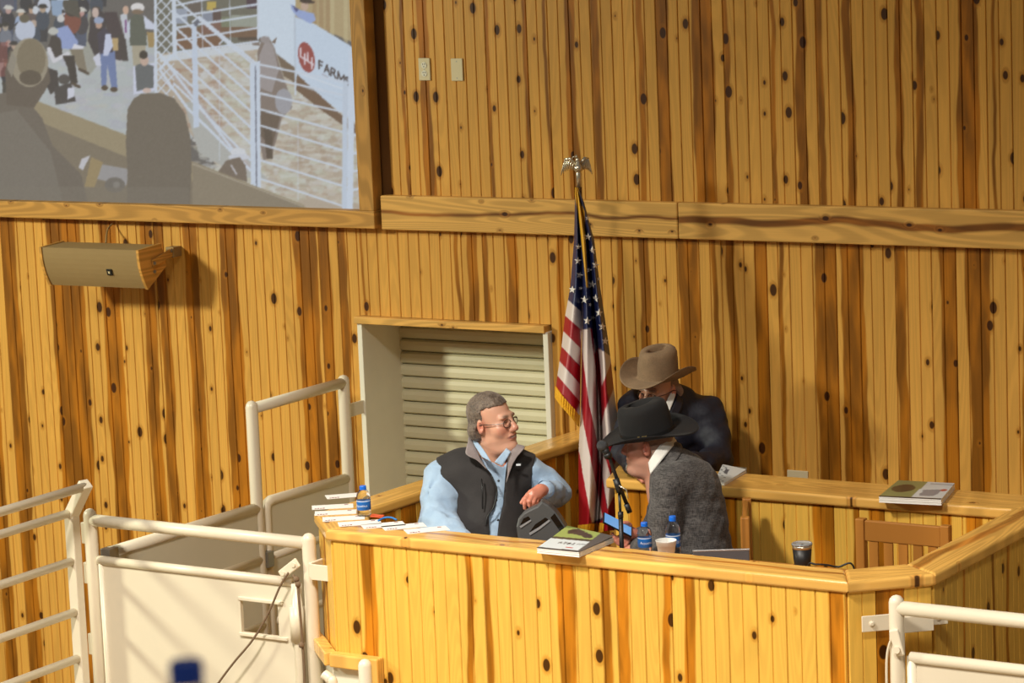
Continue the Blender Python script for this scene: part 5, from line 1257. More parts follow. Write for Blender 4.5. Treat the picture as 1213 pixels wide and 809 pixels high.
# ------------------------------------------------------------------ 1. seated man in the black vest
A = View(575, 600, 13.12, ZP)
man = empty('person', A.base, YAW, label='smiling seated man with glasses in black vest over light blue shirt, leaning on one elbow', cat='person')
hc = A(583, 499.5, -0.04); HR = rotm(math.radians(57), math.radians(-4), math.radians(-3)); HS = 0.985
V, Q = head_field(1.0, 1.03).mesh(); C_ = skin_cols(V, SK, 1.0, smile=1.0)
parts = [(place(V, hc, HR, HS), Q, C_)]
shR, shL = A(524, 565, 0.0), A(629, 561, 0.03)                    # image left / image right shoulder
elR, wrR = A(520, 622, -0.12), A(550, 643, -0.33)
elL, wrL = A(659, 583, 0.05), A(645.5, 580, -0.17)
pel = A(578, 690, 0.03); pel[2] = 0.57
knees = [pel+np.array((-0.13, -0.40, 0.0)), pel+np.array((0.14, -0.40, 0.0))]; feet = [np.array((k_[0], k_[1]-0.02, 0.09)) for k_ in knees]
def torso(f, g=0.0, k=0.06):
    f.ell(A(573, 582, 0.02), (0.175+g, 0.118+g, 0.150+g), k); f.ell(A(574, 622, 0.0), (0.178+g, 0.150+g, 0.140+g), k); f.ell(pel, (0.175+g, 0.14+g, 0.12+g), k)
    f.cap(A(548, 556, 0.03), A(604, 553, 0.04), 0.068+g, None, k); f.cap(shR, shL, 0.058+g, None, k)
f = Field(*bounds([shR, shL, elR, wrR, elL, wrL, pel, *knees, *feet], 0.26), 0.013); torso(f, -0.012)
for a, b, c_ in ((shR, elR, wrR), (shL, elL, wrL)): f.chain([a, b, c_], [0.052, 0.040, 0.027], 0.03)
for k_, ft in zip(knees, feet): f.chain([pel+np.array((k_[0]-pel[0], 0, 0))*0.7, k_, ft], [0.075, 0.055, 0.04], 0.03)
V, Q = f.mesh(); parts.append((V, Q, hand_cols(V)))
# visible hand (image right): back of the hand to us, fingers hanging over the device
hb = A(640, 581, -0.19); kn = A(631, 586.5, -0.225)
ch_ = [([A(628, 584, -0.225), A(622.5, 591, -0.250), A(621.2, 597, -0.250), A(621.5, 602, -0.240)], 0.0092),
       ([A(631, 586, -0.232), A(627, 594, -0.258), A(627, 598.5, -0.25), A(628.5, 601, -0.235)], 0.0095),
       ([A(634.5, 588, -0.228), A(632, 595, -0.25), A(632, 598, -0.24), A(633, 599.5, -0.225)], 0.0092),
       ([A(637.5, 589, -0.215), A(636, 594.5, -0.23), A(636.3, 596.5, -0.22), A(637, 597.5, -0.21)], 0.008),
       ([A(633, 580, -0.205), A(625, 586, -0.215), A(620.5, 591.5, -0.22), A(617.5, 595.5, -0.222)], 0.0098)]
hf = hand_field(ch_, [(wrL, hb, 0.026), (hb, A(630, 584.5, -0.222), 0.0195), (hb, A(633.5, 586.5, -0.222), 0.0195), (hb, A(637, 587.5, -0.212), 0.018)])
V, Q = hf.mesh(); parts.append((V, Q, hand_cols(V, (214, 156, 132))))
# hidden hand resting on the worktop
w0 = wrR; dv = np.array((0.75, -0.62, -0.10))/1.0; nv = np.array((0.62, 0.75, 0))
ch2 = [([w0+dv*0.075+nv*o_, w0+dv*(0.11+l_)+nv*o_*1.1, w0+dv*(0.13+2*l_)+nv*o_*1.1-np.array((0, 0, .008))], 0.0085) for o_, l_ in ((-0.03, 0.012), (-0.01, 0.02), (0.01, 0.018), (0.03, 0.008))]+[([w0+dv*0.03+nv*0.03, w0+dv*0.06+nv*0.055, w0+dv*0.085+nv*0.06], 0.0095)]
hf = hand_field(ch2, [(w0, w0+dv*0.07, 0.024), (w0+dv*0.03+nv*0.02, w0+dv*0.075+nv*0.028, 0.015), (w0+dv*0.03-nv*0.02, w0+dv*0.075-nv*0.028, 0.015)]); V, Q = hf.mesh(); parts.append((V, Q, hand_cols(V)))
V, Q, C_ = joinVQ(parts); me_ = grid_mesh('body', V, Q); set_col(me_, lin(C_)); obj('body', me_, M['skin'], man, smooth=True)
# shirt
M['shirt'] = cloth_mat('light_blue_shirt', (176, 200, 224), 0.8, c2=(150, 178, 208), ws=700, big=0.5); M['vest'] = cloth_mat('black_softshell', (46, 42, 42), 0.8, c2=(36, 33, 33), ws=400, big=0.2, sheen=0.05)
M['vest_lining'] = cloth_mat('grey_fleece', (150, 138, 136), 0.9, c2=(128, 116, 116), ws=500); M['trouser'] = cloth_mat('dark_trousers', (52, 50, 54), 0.9)
f = Field(*bounds([shR, shL, elR, wrR, elL, wrL, pel], 0.21), 0.0075); torso(f, 0.004)
f.chain([shR, (shR+elR)/2, elR, (elR+wrR)/2, wrR], [0.080, 0.086, 0.082, 0.064, 0.046], 0.035, 0.02); f.chain([shL, (shL+elL)/2, elL, (elL+wrL)/2], [0.075, 0.068, 0.066, 0.052], 0.035, 0.02); f.cap((elL+wrL)/2, wrL+(elL-wrL)*0.10, 0.052, 0.040, 0.02)
f.wob(0.0055, 48, 3); f.wob(0.0032, 110, 5)
f.cap(hc+HR@np.array((0, 0.03, -0.12)), hc+HR@np.array((0, 0.0, -0.185)), 0.058, 0.050, 0.01, '-')
for a, b in (((548, 556, -.155), (522, 580, -.165)), ((551, 572, -.17), (516, 596, -.18)), ((552, 590, -.185), (512, 606, -.185)), ((538, 611, -.20), (503, 594, -.15)), ((520, 556, -.09), (506, 590, -.12)), ((553, 604, -.19), (526, 616, -.21)),
             ((640, 546, -.045), (657, 560, -.035)), ((643, 558, -.05), (667, 572, -.02)), ((650, 571, -.06), (670, 584, -.01)), ((655, 566, -.04), (652, 592, -.05)), ((638, 566, -.06), (652, 574, -.05))):
    f.cap(A(*a), A(*b), 0.009, 0.003, 0.016, '-')
solid('shirt', f, M['shirt'], man)
bm = bmesh.new(); cu = wrL+(elL-wrL)*0.16; tube(bm, [cu, wrL+(elL-wrL)*0.02], [0.044, 0.0425], 20, caps=False); obj('cuff', bm, M['shirt'], man, smooth=True)
# vest: the torso inflated, arms cut out, front parted
f = Field(*bounds([shR, shL, pel, A(575, 540)], 0.23), 0.0075); torso(f, 0.027)
f.half(A(578, 655, 0), (0, 0, -1))
f.wob(0.003, 40, 8)
for sp, s_ in ((shR, -1), (shL, 1)):
    f.ell(sp+np.array((s_*0.052, 0.0, -0.02)), (0.058, 0.16, 0.110), 0.008, '-')
# parted front: wedge between the two front edges, given in photo pixels
def wedge(f, Lp, Rp):
    X = np.stack(np.meshgrid(*f.ax, indexing='ij'), -1); zz = X[..., 2]; xx = X[..., 0]
    lp = np.array(Lp); rp_ = np.array(Rp); xl = np.interp(zz, lp[::-1, 2], lp[::-1, 0]); xr = np.interp(zz, rp_[::-1, 2], rp_[::-1, 0])
    d = np.maximum(np.maximum(xl-xx, xx-xr), X[..., 1]-A(575, 560, 0.0)[1]).astype(np.float32); f._comb((slice(None),)*3, d, 0.004, '-')
VL = [A(554, 528, -0.12), A(566, 545, -0.12), A(582, 563, -0.14), A(588.5, 580, -0.15), A(585, 600, -0.16), A(579, 612, -0.16), A(581, 645, -0.16)]
VR = [A(607, 526, -0.12), A(602, 545, -0.12), A(599, 563, -0.14), A(597.5, 580, -0.15), A(596, 600, -0.16), A(591, 618, -0.16), A(588, 645, -0.16)]
wedge(f, VL, VR)
f.cap(hc+HR@np.array((0, 0.03, -0.10)), A(582, 560, -0.02), 0.074, 0.066, 0.01, '-')
vst = solid('vest', f, M['vest'], man)
# collars (thin folded sheets)
def flap(name, rows, mat, th=0.004, par=None): return obj(name, sheet(densify(rows, 5), th), mat, par or man, smooth=True)
flap('vest_collar', [[A(555.5, 515, 0.03), A(554, 524, -0.05), A(551.5, 536, -0.125), A(557, 541, -0.155)], [A(559, 521, 0.0), A(561, 530, -0.08), A(562.5, 540, -0.13), A(566, 545.5, -0.158)], [A(562, 527, 0.0), A(567, 539, -0.10), A(570, 546, -0.14), A(577, 556, -0.165)]], M['vest_lining'], par=vst)
flap('vest_collar', [[A(609, 525, -0.05), A(613, 526.5, -0.08), A(621.5, 529, -0.09), A(617, 535, -0.12)], [A(606, 533, -0.09), A(607, 537, -0.115), A(611, 541, -0.125), A(609, 546, -0.135)], [A(602, 540, -0.12), A(601.5, 550, -0.14), A(601, 562, -0.155), A(599.5, 572, -0.165)]], M['vest_lining'], par=vst)
flap('shirt_collar', [[A(559.5, 518, 0.0), A(562, 527, -0.06), A(571, 541, -0.14)], [A(565, 523, -0.04), A(573, 533, -0.115), A(582, 547, -0.165)]], M['shirt'])
flap('shirt_collar', [[A(586, 547, -0.168), A(593, 539, -0.14), A(600, 531, -0.10)], [A(595, 552, -0.168), A(600.5, 543, -0.15), A(605, 535, -0.125)]], M['shirt'])
for x, y in ((590.6, 569.5), (588, 592.5), (590, 616)):
    bm = bmesh.new(); bmesh.ops.create_uvsphere(bm, u_segments=10, v_segments=6, radius=0.0055, matrix=Matrix.Translation([float(v) for v in A(x, y, -0.160)])); obj('button', bm, M['button'], man, smooth=True)
obj('chest_zip', tubes([A(570.5, 567, -0.150), A(571.5, 580, -0.165), A(571.8, 603, -0.175)], 0.0035, 8), M['black'], vst, smooth=True)
obj('front_zip', tubes(spl([A(582, 563, -0.155), A(588.5, 580, -0.168), A(585, 600, -0.178), A(578, 611, -0.18), A(575.5, 622, -0.18)]), 0.0032, 8), M['black'], vst, smooth=True)
obj('pin', xf(box((-0.010, -0.003, -0.004), (0.010, 0.003, 0.004)), Matrix.Translation([float(v) for v in A(614, 550.5, -0.128)])), M['label_white'], vst)
f = Field(*bounds([pel, *knees, *feet], 0.18), 0.014); f.ell(pel, (0.18, 0.15, 0.13), 0.0)
for k_, ft in zip(knees, feet): f.chain([pel+np.array((k_[0]-pel[0], 0, 0))*0.7, k_, ft], [0.090, 0.070, 0.055], 0.04)
solid('trousers', f, M['trouser'], man)
M['shoe'] = plain('brown_boot', (62, 40, 26), 0.4)
for ft in feet:
    f = Field(*bounds([ft, ft+np.array((0, -0.17, -0.05))], 0.09), 0.010); f.cap(ft, ft+np.array((0, 0.0, -0.04)), 0.05, 0.05, 0.02); f.cap(ft+np.array((0, 0.0, -0.045)), ft+np.array((0, -0.16, -0.05)), 0.043, 0.038, 0.03); solid('boot', f, M['shoe'], man)
# hair: cap over the skull, open at the face
M['hair'] = cloth_mat('grey_brown_hair', (130, 112, 96), 0.55, c2=(58, 46, 38), ws=170, big=0.8)
def hair_mesh(name, parent, mat, hc, HR, HS, wide=1.03, front=0.055, thick=0.0065, low=-0.078):
    f = Field((-0.12, -0.13, -0.13), (0.12, 0.15, 0.17), 0.0036)
    f.ell((0, 0.016, 0.044), (0.078*wide+thick, 0.098+thick, 0.090+thick*0.9), 0.0); f.cap((-0.05, 0.05, -0.03), (0.05, 0.05, -0.03), 0.048, 0.048, 0.03)
    X, Y, Z = np.meshgrid(*f.ax, indexing='ij')
    line = front+0.55*np.clip(-Y-0.01, -0.2, 0.3)*0.9+0.10*np.abs(X)        # hairline height rises toward the face
    low_ = np.where(Y > 0.02, low, np.where(Y > -0.035, -0.006, 0.5))        # nape, over the ear, temple
    yy = Y+0.006*np.sin(Z*70); side = np.interp(yy, [-0.12, -0.03, -0.005, 0.004, 0.026, 0.030, 0.15], [0.086, 0.078, 0.070, 0.020, 0.014, low, low-0.012])
    f.F = np.maximum(f.F, (side-Z).astype(np.float32)*0.8); f.wob(0.0012, 190, 4); f.ell((0, -0.085, 0.010), (0.062, 0.045, 0.060), 0.010, '-')
    f.F = np.maximum(f.F, -(np.sqrt((X/(0.078*wide-0.004))**2+((Y-0.014)/0.094)**2+((Z-0.042)/0.086)**2)-1).astype(np.float32)*0.07)
    V, Q = f.mesh(); me_ = grid_mesh(name, place(V, hc, HR, HS), Q); return obj(name, me_, mat, parent, smooth=True)
hair_mesh('hair', man, M['hair'], hc, HR, HS)
glasses(man, hc, HR, HS, M['dark_frame'], M['lens'])
# his chair, with the arm he leans on
ch_w = np.array(A.base)+A.R.T@np.array((pel[0], pel[1], 0))
chair('armchair', (ch_w[0], ch_w[1]+0.03, ZP), YAW*0.7, 'wooden armchair under the man in the black vest', arms=True)
# ------------------------------------------------------------------ 2. seated man in grey jacket and black hat (facing left, back to us)
B = View(812, 600, 12.98, ZP)
gm_ = empty('person', B.base, YAW, label='seated man in charcoal tweed jacket and black cowboy hat, holding a phone', cat='person')
hc = B(768.5, 526.5, 0.0); HR = rotm(math.radians(-108), math.radians(3), 0.0); HS = 0.96
V, Q = head_field(0.2, 1.02).mesh(); C_ = skin_cols(V, (196, 142, 120), 1.0, 0.25)
parts = [(place(V, hc, HR, HS), Q, C_)]
nS, fS = B(797, 571, -0.17), B(800, 566, 0.17)
nE, nW = B(781, 645, -0.17), B(757, 650, -0.06)
fE, fW = B(772, 640, 0.20), B(750, 640, 0.02)
pel = B(826, 690, 0.0); pel[2] = 0.57
knees = [pel+np.array((-0.42, -0.12, 0.0)), pel+np.array((-0.42, 0.13, 0.0))]; feet = [k_+np.array((0.02, 0, -0.48)) for k_ in knees]
for ft in feet: ft[2] = 0.09
def torso(f, g=0.0, k=0.07):
    f.ell(B(811, 582, 0.0), (0.150+g, 0.185+g, 0.150+g), k); f.ell(B(815, 622, 0.0), (0.165+g, 0.178+g, 0.15+g), k); f.ell(B(821, 660, 0), (0.165+g, 0.175+g, 0.13+g), k); f.ell(pel, (0.15+g, 0.18+g, 0.12+g), k)
    f.cap(nS+np.array((0.02, 0.03, 0.0)), fS+np.array((0.02, -0.03, 0)), 0.068+g, None, k); f.ell(B(803, 556, 0.0), (0.085+g, 0.12+g, 0.07+g), k)
f = Field(*bounds([nS, fS, nE, nW, fE, fW, pel, *knees, *feet], 0.25), 0.013); torso(f, -0.012)
for a, b, c_ in ((nS, nE, nW), (fS, fE, fW)): f.chain([a, b, c_], [0.05, 0.04, 0.027], 0.03)
for k_, ft in zip(knees, feet): f.chain([pel+np.array((0, k_[1]-pel[1], 0))*0.7, k_, ft], [0.075, 0.055, 0.04], 0.03)
V, Q = f.mesh(); parts.append((V, Q, hand_cols(V)))
# the hand with the phone: palm behind the phone's right end, fingers wrapped under its left side
hp0, hp1 = B(750, 633, 0.0), B(743, 629, -0.03)
ch_ = [([B(741, 631, -0.02), B(734, 636, -0.045), B(728, 637, -0.055), B(725.5, 632, -0.055)], 0.0088), ([B(743, 633, -0.03), B(736, 640, -0.05), B(730, 641, -0.06), B(727, 637, -0.062)], 0.009),
       ([B(745, 635, -0.035), B(738, 643, -0.055), B(732.5, 644, -0.06), B(729.5, 641, -0.062)], 0.0088), ([B(747, 637, -0.035), B(741, 646, -0.055), B(736.5, 647, -0.06), B(733.5, 645, -0.06)], 0.0078),
       ([B(748, 628, -0.01), B(746, 622, -0.035), B(743, 619.5, -0.05), B(739.5, 619, -0.06)], 0.0098)]
hf = hand_field(ch_, [(fW, hp0, 0.026), (hp0, B(742.5, 631.5, -0.025), 0.019), (hp0, B(745, 635, -0.03), 0.018), (hp0, B(747, 629, -0.01), 0.018)])
V, Q = hf.mesh(); parts.append((V, Q, hand_cols(V, (210, 150, 128))))
w0 = nW; dv = np.array((-0.85, 0.35, -0.15)); nv = np.array((0.35, 0.85, 0))
ch2 = [([w0+dv*0.07+nv*o_, w0+dv*(0.10+l_)+nv*o_*1.1, w0+dv*(0.12+2*l_)+nv*o_*1.1-np.array((0, 0, .008))], 0.0085) for o_, l_ in ((-0.03, 0.008), (-0.01, 0.016), (0.01, 0.014), (0.03, 0.006))]+[([w0+dv*0.03+nv*0.03, w0+dv*0.055+nv*0.05, w0+dv*0.08+nv*0.055], 0.0095)]
hf = hand_field(ch2, [(w0, w0+dv*0.07, 0.023), (w0+dv*0.03+nv*0.02, w0+dv*0.07+nv*0.028, 0.015), (w0+dv*0.03-nv*0.02, w0+dv*0.07-nv*0.028, 0.015)]); V, Q = hf.mesh(); parts.append((V, Q, hand_cols(V)))
V, Q, C_ = joinVQ(parts); me_ = grid_mesh('body', V, Q); set_col(me_, lin(C_)); obj('body', me_, M['skin'], gm_, smooth=True)
def tweed(name, c, c2):
    s = NT(name); v, x, y, z = s.coord()
    a = s.noise(s.xyz(s.m('MULTIPLY', x, 40.0), s.m('MULTIPLY', y, 40.0), s.m('MULTIPLY', z, 300.0)), 1.0, 3.0, .6); b = s.noise(s.xyz(s.m('MULTIPLY', x, 300.0), s.m('MULTIPLY', y, 300.0), s.m('MULTIPLY', z, 40.0)), 1.0, 3.0, .6)
    f_ = s.m('MULTIPLY', s.m('ADD', a, b), 0.5); f_ = s.m('ADD', s.m('MULTIPLY', f_, 0.85), s.m('MULTIPLY', s.noise(v, 14.0, 3.0), 0.15))
    s.bump(s.m('ADD', s.m('MULTIPLY', f_, 0.4), s.noise(v, 26.0, 2.0)), 0.4, 0.006)
    return s.set(Base_Color=s.mix(s.step(f_, 0.40, 0.60), L4(*c2), L4(*c)), Roughness=0.95, Sheen_Weight=0.1)
M['tweed'] = tweed('charcoal_tweed', (98, 94, 92), (46, 43, 43))
f = Field(*bounds([nS, fS, nE, nW, fE, fW, pel], 0.21), 0.0075); torso(f, 0.010)
f.chain([nS, (nS+nE)/2, nE, (nE+nW)/2, nW], [0.082, 0.076, 0.068, 0.058, 0.048], 0.03, 0.02); f.chain([fS, (fS+fE)/2, fE, fW], [0.08, 0.072, 0.065, 0.05], 0.03, 0.02)
f.wob(0.006, 42, 13); f.wob(0.003, 90, 15)
f.cap(hc+HR@np.array((0, 0.035, -0.06)), hc+HR@np.array((0, 0.010, -0.28)), 0.071, 0.068, 0.008, '-')
jk = solid('jacket', f, M['tweed'], gm_)
# sleeve seam and back seam, collar, shirt collar
flap('jacket_collar', [[B(800, 523, 0.02), B(796, 527, -0.05), B(786, 539, -0.095), B(773, 557, -0.08)], [B(806, 526, 0.02), B(803, 533, -0.07), B(792, 547, -0.125), B(775, 567, -0.115)], [B(808, 530, 0.02), B(806, 538, -0.085), B(795, 553, -0.15), B(774, 575, -0.135)]], M['tweed'], 0.006, jk)
M['white_shirt'] = cloth_mat('white_shirt', (236, 234, 228), 0.75, c2=(222, 220, 214), ws=600)
flap('shirt_collar', [[B(797, 516, 0.03), B(790, 519, -0.05), B(778, 532, -0.10), B(768, 548, -0.10)], [B(802, 524, 0.03), B(796, 530, -0.075), B(784, 545, -0.125), B(770.5, 562, -0.12)]], M['white_shirt'], 0.004, gm_)
f = Field(*bounds([pel, *knees, *feet], 0.18), 0.014); f.ell(pel, (0.15, 0.18, 0.13), 0.0)
for k_, ft in zip(knees, feet): f.chain([pel+np.array((0, k_[1]-pel[1], 0))*0.7, k_, ft], [0.090, 0.070, 0.055], 0.04)
solid('trousers', f, M['trouser'], gm_)
for ft in feet:
    f = Field(*bounds([ft, ft+np.array((-0.17, 0, -0.05))], 0.09), 0.010); f.cap(ft, ft+np.array((0, 0.0, -0.04)), 0.05, 0.05, 0.02); f.cap(ft+np.array((0, 0.0, -0.045)), ft+np.array((-0.16, 0, -0.05)), 0.043, 0.038, 0.03); solid('boot', f, M['shoe'], gm_)
M['short_hair'] = cloth_mat('short_grey_hair', (150, 120, 104), 0.7, c2=(112, 86, 74), ws=300, big=0.4)
hair_mesh('hair', gm_, M['short_hair'], hc, HR, HS, thick=0.003, low=-0.045)
def felt(name, c): return cloth_mat(name, c, 0.9, c2=tuple(int(q*0.82) for q in c), ws=300, big=0.12, sheen=0.03)
M['black_felt'] = felt('black_felt', (20, 18, 19)); M['tan_felt'] = felt('tan_felt', (150, 122, 92)); M['black_band'] = plain('black_band', (16, 15, 16), 0.5); M['gold'] = plain('gold_buckle', (220, 190, 120), 0.3, metal=0.8)
HTR = rotm(math.radians(-105), math.radians(8), math.radians(9))
hat, HM = cowboy_hat(gm_, B(767, 512.5, 0.0), HTR, M['black_felt'], brim=(0.228, 0.192), crown=(0.122, 0.100, 0.136), curl=0.034, dip=0.026, band=M['black_band'])
bm = bmesh.new()
for a_ in (1.42, 1.58, 1.68):
    p = HM @ Vector((0.0985*math.sin(a_), -0.121*math.cos(a_), 0.012)); bmesh.ops.create_cube(bm, size=1.0, matrix=Matrix.Translation(p) @ Matrix(HTR.tolist()).to_4x4() @ Matrix.Rotation(a_, 4, 'Z') @ Matrix.Diagonal((0.010, 0.006, 0.014, 1)))
bk = obj('buckle', bm, M['gold'], hat); bk['kind'] = 'stuff'
cw_ = np.array(B.base)+B.R.T@np.array((pel[0], pel[1], 0))
chair('wooden_chair', (cw_[0]+0.02, cw_[1]+0.01, ZP), YAW-math.radians(96), 'wooden slat-back chair under the man in the grey jacket')
# phone in his hand
ph = empty('phone', np.array(B.base)+B.R.T@(B(731.5, 621.5, -0.075)), YAW, label='black smartphone with lit blue screen held by the man in the grey jacket', cat='phone')
o0 = B(731.5, 621.5, -0.075); u_ = B(749, 630.5, -0.055)-B(714, 612.5, -0.095); ul = np.linalg.norm(u_); u_ /= ul
v_ = B(733.5, 617.5, -0.045)-B(729, 626, -0.10); v_ -= u_*(v_@u_); v_ /= np.linalg.norm(v_); n_ = np.cross(u_, v_)
if n_[1] > 0: n_ = -n_; v_ = -v_
Rm = Matrix((u_, v_, n_)).transposed().to_4x4()
obj('case', xf(box((-0.074, -0.036, -0.005), (0.074, 0.036, 0.003), 0.003), Rm), M['black'], ph)
s = NT('lit_phone_screen'); M['phone_screen'] = s.set(Base_Color=(0.02, 0.02, 0.02, 1), Roughness=0.1, Emission_Color=L4(110, 168, 226), Emission_Strength=0.9)
obj('screen', xf(box((-0.069, -0.032, 0.0032), (0.069, 0.032, 0.0036)), Rm), M['phone_screen'], ph)

# ------------------------------------------------------------------ 3. man in navy suit and tan hat leaning on the rear ledge
T = View(800, 500, 14.05, ZP)
tm = empty('person', T.base, YAW, label='man in navy suit and tan cowboy hat leaning over the rear ledge, hands clasped', cat='person')
HR = rotm(math.radians(-40), math.radians(12), math.radians(4)); hc = T(779.5, 446, -0.085)-HR@np.array((0, 0.004, 0.062)); HS = 0.97
V, Q = head_field(0.9, 1.0).mesh(); C_ = skin_cols(V, (212, 156, 128), 0.9, 0.1)
parts = [(place(V, hc, HR, HS), Q, C_)]
lS, rS = T(838, 492, 0.03), T(754, 482, 0.06)
lE, lW = T(853, 544, -0.10), T(794, 556, -0.50)
rE, rW = T(741, 536, -0.22), T(750, 553, -0.50)
pel = T(812, 556, 0.28); knees = [pel+np.array((s_*0.11, 0.0, -0.40)) for s_ in (-1, 1)]; feet = [np.array((k_[0], k_[1]+0.03, 0.09)) for k_ in knees]
def torso(f, g=0.0, k=0.06):
    f.ell(T(802, 505, 0.06), (0.185+g, 0.135+g, 0.150+g), k); f.ell(T(806, 535, 0.20), (0.165+g, 0.145+g, 0.15+g), k); f.ell(pel, (0.16+g, 0.13+g, 0.12+g), k)
    f.cap(lS, rS, 0.072+g, None, k); f.cap(T(796, 472, -0.0), T(800, 490, 0.06), 0.075+g, 0.09+g, k)
f = Field(*bounds([lS, rS, lE, lW, rE, rW, pel, *knees, *feet], 0.2), 0.013); torso(f, -0.012)
for a, b, c_ in ((lS, lE, lW), (rS, rE, rW)): f.chain([a, b, c_], [0.05, 0.04, 0.027], 0.03)
for k_, ft in zip(knees, feet): f.chain([pel+np.array((k_[0]-pel[0], 0, 0))*0.8, k_, ft], [0.075, 0.055, 0.04], 0.03)
V, Q = f.mesh(); parts.append((V, Q, hand_cols(V)))
TT = lambda x, y, d: T(x-7, y, d)
h0 = TT(764, 559, -0.565)
ch_ = [([TT(766, 556, -0.570), TT(772, 553.5, -0.590), TT(776.5, 556, -0.595), TT(777, 559, -0.580)], 0.0095), ([TT(766, 560, -0.575), TT(772.5, 559, -0.600), TT(777, 561.5, -0.600), TT(777.5, 564, -0.585)], 0.0095),
       ([TT(766, 564, -0.575), TT(771, 565.5, -0.600), TT(775, 567.5, -0.595), TT(776, 569, -0.585)], 0.009), ([TT(765, 567.5, -0.570), TT(768.5, 570.5, -0.590), TT(771.5, 572, -0.585), TT(773, 572, -0.575)], 0.008), ([TT(762, 554, -0.550), TT(766, 550.5, -0.560), TT(770, 549.5, -0.570), TT(773.5, 550, -0.575)], 0.0098)]
hf = hand_field(ch_, [(rW, h0, 0.025), (h0, TT(766, 563, -0.570), 0.021), (h0, TT(765, 556, -0.565), 0.019)]); V, Q = hf.mesh(); parts.append((V, Q, hand_cols(V, (214, 154, 128))))
h1 = TT(782, 561, -0.550)
ch_ = [([TT(779, 556+4*k, -0.560), TT(773, 555.5+4.2*k, -0.575), TT(769, 557+4.2*k, -0.560)], 0.0088-0.0004*k) for k in range(4)]+[([TT(781, 554, -0.550), TT(777, 551, -0.560), TT(773, 551.5, -0.560)], 0.0095)]
hf = hand_field(ch_, [(lW, h1, 0.024), (h1, TT(780, 565, -0.560), 0.019)]); V, Q = hf.mesh(); parts.append((V, Q, hand_cols(V, (214, 154, 128))))
V, Q, C_ = joinVQ(parts); me_ = grid_mesh('body', V, Q); set_col(me_, lin(C_)); obj('body', me_, M['skin'], tm, smooth=True)
M['navy'] = cloth_mat('navy_suit', (24, 26, 42), 0.6, c2=(18, 20, 33), ws=500, big=0.4, sheen=0.0)
f = Field(*bounds([lS, rS, lE, lW, rE, rW, pel], 0.2), 0.0075); torso(f, 0.010)
f.chain([lS, (lS+lE)/2, lE, lW], [0.084, 0.076, 0.066, 0.046], 0.035, 0.02); f.chain([rS, (rS+rE)/2, rE, rW], [0.08, 0.072, 0.06, 0.044], 0.035, 0.02)
f.wob(0.007, 45, 23); f.wob(0.0035, 100, 25)
f.cap(hc+HR@np.array((0, 0.03, -0.08)), hc+HR@np.array((0, -0.01, -0.26)), 0.068, 0.06, 0.008, '-')
sj = solid('suit_jacket', f, M['navy'], tm)
flap('shirt_collar', [[T(797, 461, -0.08), T(792, 470, -0.14), T(788, 480, -0.17)], [T(800, 464, -0.08), T(798.5, 473, -0.14), T(793, 487, -0.18)]], M['white_shirt'], 0.004, tm)
flap('lapel', [[T(802, 462, -0.06), T(799, 476, -0.14), T(792, 492, -0.19)], [T(808, 468, -0.05), T(808, 482, -0.13), T(799, 500, -0.175)]], M['navy'], 0.006, sj)
tube_c = bmesh.new(); tube(tube_c, [rW+(rE-rW)*0.04, rW-(rE-rW)*0.06], [0.037, 0.036], 18, caps=False); obj('shirt_cuff', tube_c, M['white_shirt'], tm, smooth=True)
wt = bmesh.new(); ax_ = (rW-rE)/np.linalg.norm(rW-rE); xx_, yy_, _ = frame_along(ax_); cw0 = rW+ax_*0.018
tube(wt, [cw0+np.array(xx_*math.cos(a)+yy_*math.sin(a))*0.030 for a in np.linspace(0, 2*math.pi, 25)], 0.004, 8, caps=False); obj('watch', wt, M['silver'], tm, smooth=True)
f = Field(*bounds([pel, *knees, *feet], 0.18), 0.014); f.ell(pel, (0.165, 0.14, 0.13), 0.0)
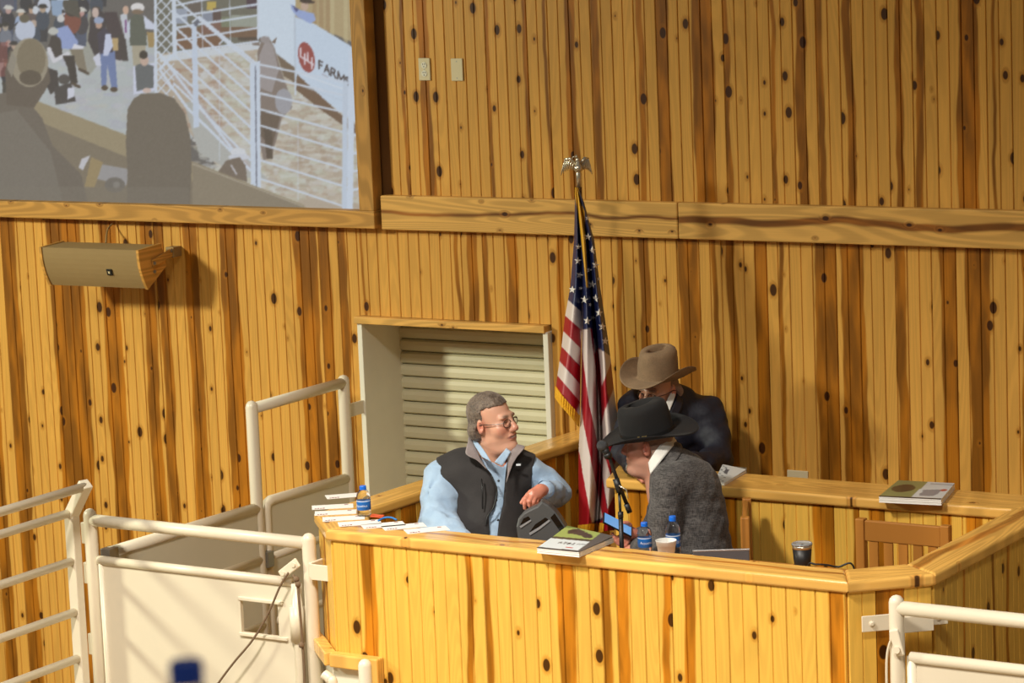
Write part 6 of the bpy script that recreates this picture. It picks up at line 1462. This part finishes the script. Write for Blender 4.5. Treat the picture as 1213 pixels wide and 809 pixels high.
for k_, ft in zip(knees, feet): f.chain([pel+np.array((k_[0]-pel[0], 0, 0))*0.8, k_, ft], [0.090, 0.070, 0.055], 0.04)
solid('trousers', f, M['navy'], tm)
for ft in feet:
    f = Field(*bounds([ft, ft+np.array((0, -0.17, -0.05))], 0.09), 0.010); f.cap(ft, ft+np.array((0, 0.0, -0.04)), 0.05, 0.05, 0.02); f.cap(ft+np.array((0, 0.0, -0.045)), ft+np.array((0, -0.16, -0.05)), 0.043, 0.038, 0.03); solid('boot', f, M['shoe'], tm)
hair_mesh('hair', tm, M['short_hair'], hc, HR, HS, wide=1.0, thick=0.003, low=-0.045)
glasses(tm, hc, HR, HS, M['dark_frame'], M['lens'])
cowboy_hat(tm, T(779.5, 446, -0.085), rotm(math.radians(-40), math.radians(3), math.radians(4)), M['tan_felt'], brim=(0.196, 0.190), crown=(0.112, 0.092, 0.135), curl=0.066, dip=0.018)

# ------------------------------------------------------------------ foreground: water bottle on the parapet in front of the camera
c_ = at_d(220, 783, 2.4); zt = float(c_[2])
par = obj('wall_parapet', box((c_[0]-1.2, c_[1]-0.16, ZF), (c_[0]+1.2, c_[1]+0.10, zt-0.205), 0.01), M['block_pine']); tag(par, kind='structure')
fb = empty('water_bottle', (c_[0], c_[1], zt-0.205), label='out-of-focus water bottle with dark blue cap in the foreground before the gate', cat='water bottle')
M['cap_dark'] = plain('dark_blue_cap', (40, 90, 214), 0.4, var=0.02)
obj('bottle', lathe([(0.0, 0.001), (0.030, 0.0), (0.0325, 0.006), (0.0325, 0.13), (0.031, 0.15), (0.024, 0.172), (0.0135, 0.184), (0.0125, 0.192), (0.0, 0.192)], 28), M['pet'], fb, smooth=True)
obj('cap', lathe([(0.0, 0.1865), (0.0138, 0.1865), (0.0140, 0.188), (0.0140, 0.202), (0.0125, 0.205), (0.0, 0.205)], 24), M['cap_dark'], fb)
obj('label', lathe([(0.0327, 0.06), (0.0330, 0.0605), (0.0330, 0.1195), (0.0327, 0.12)], 32), M['label_blue'], fb, smooth=True)
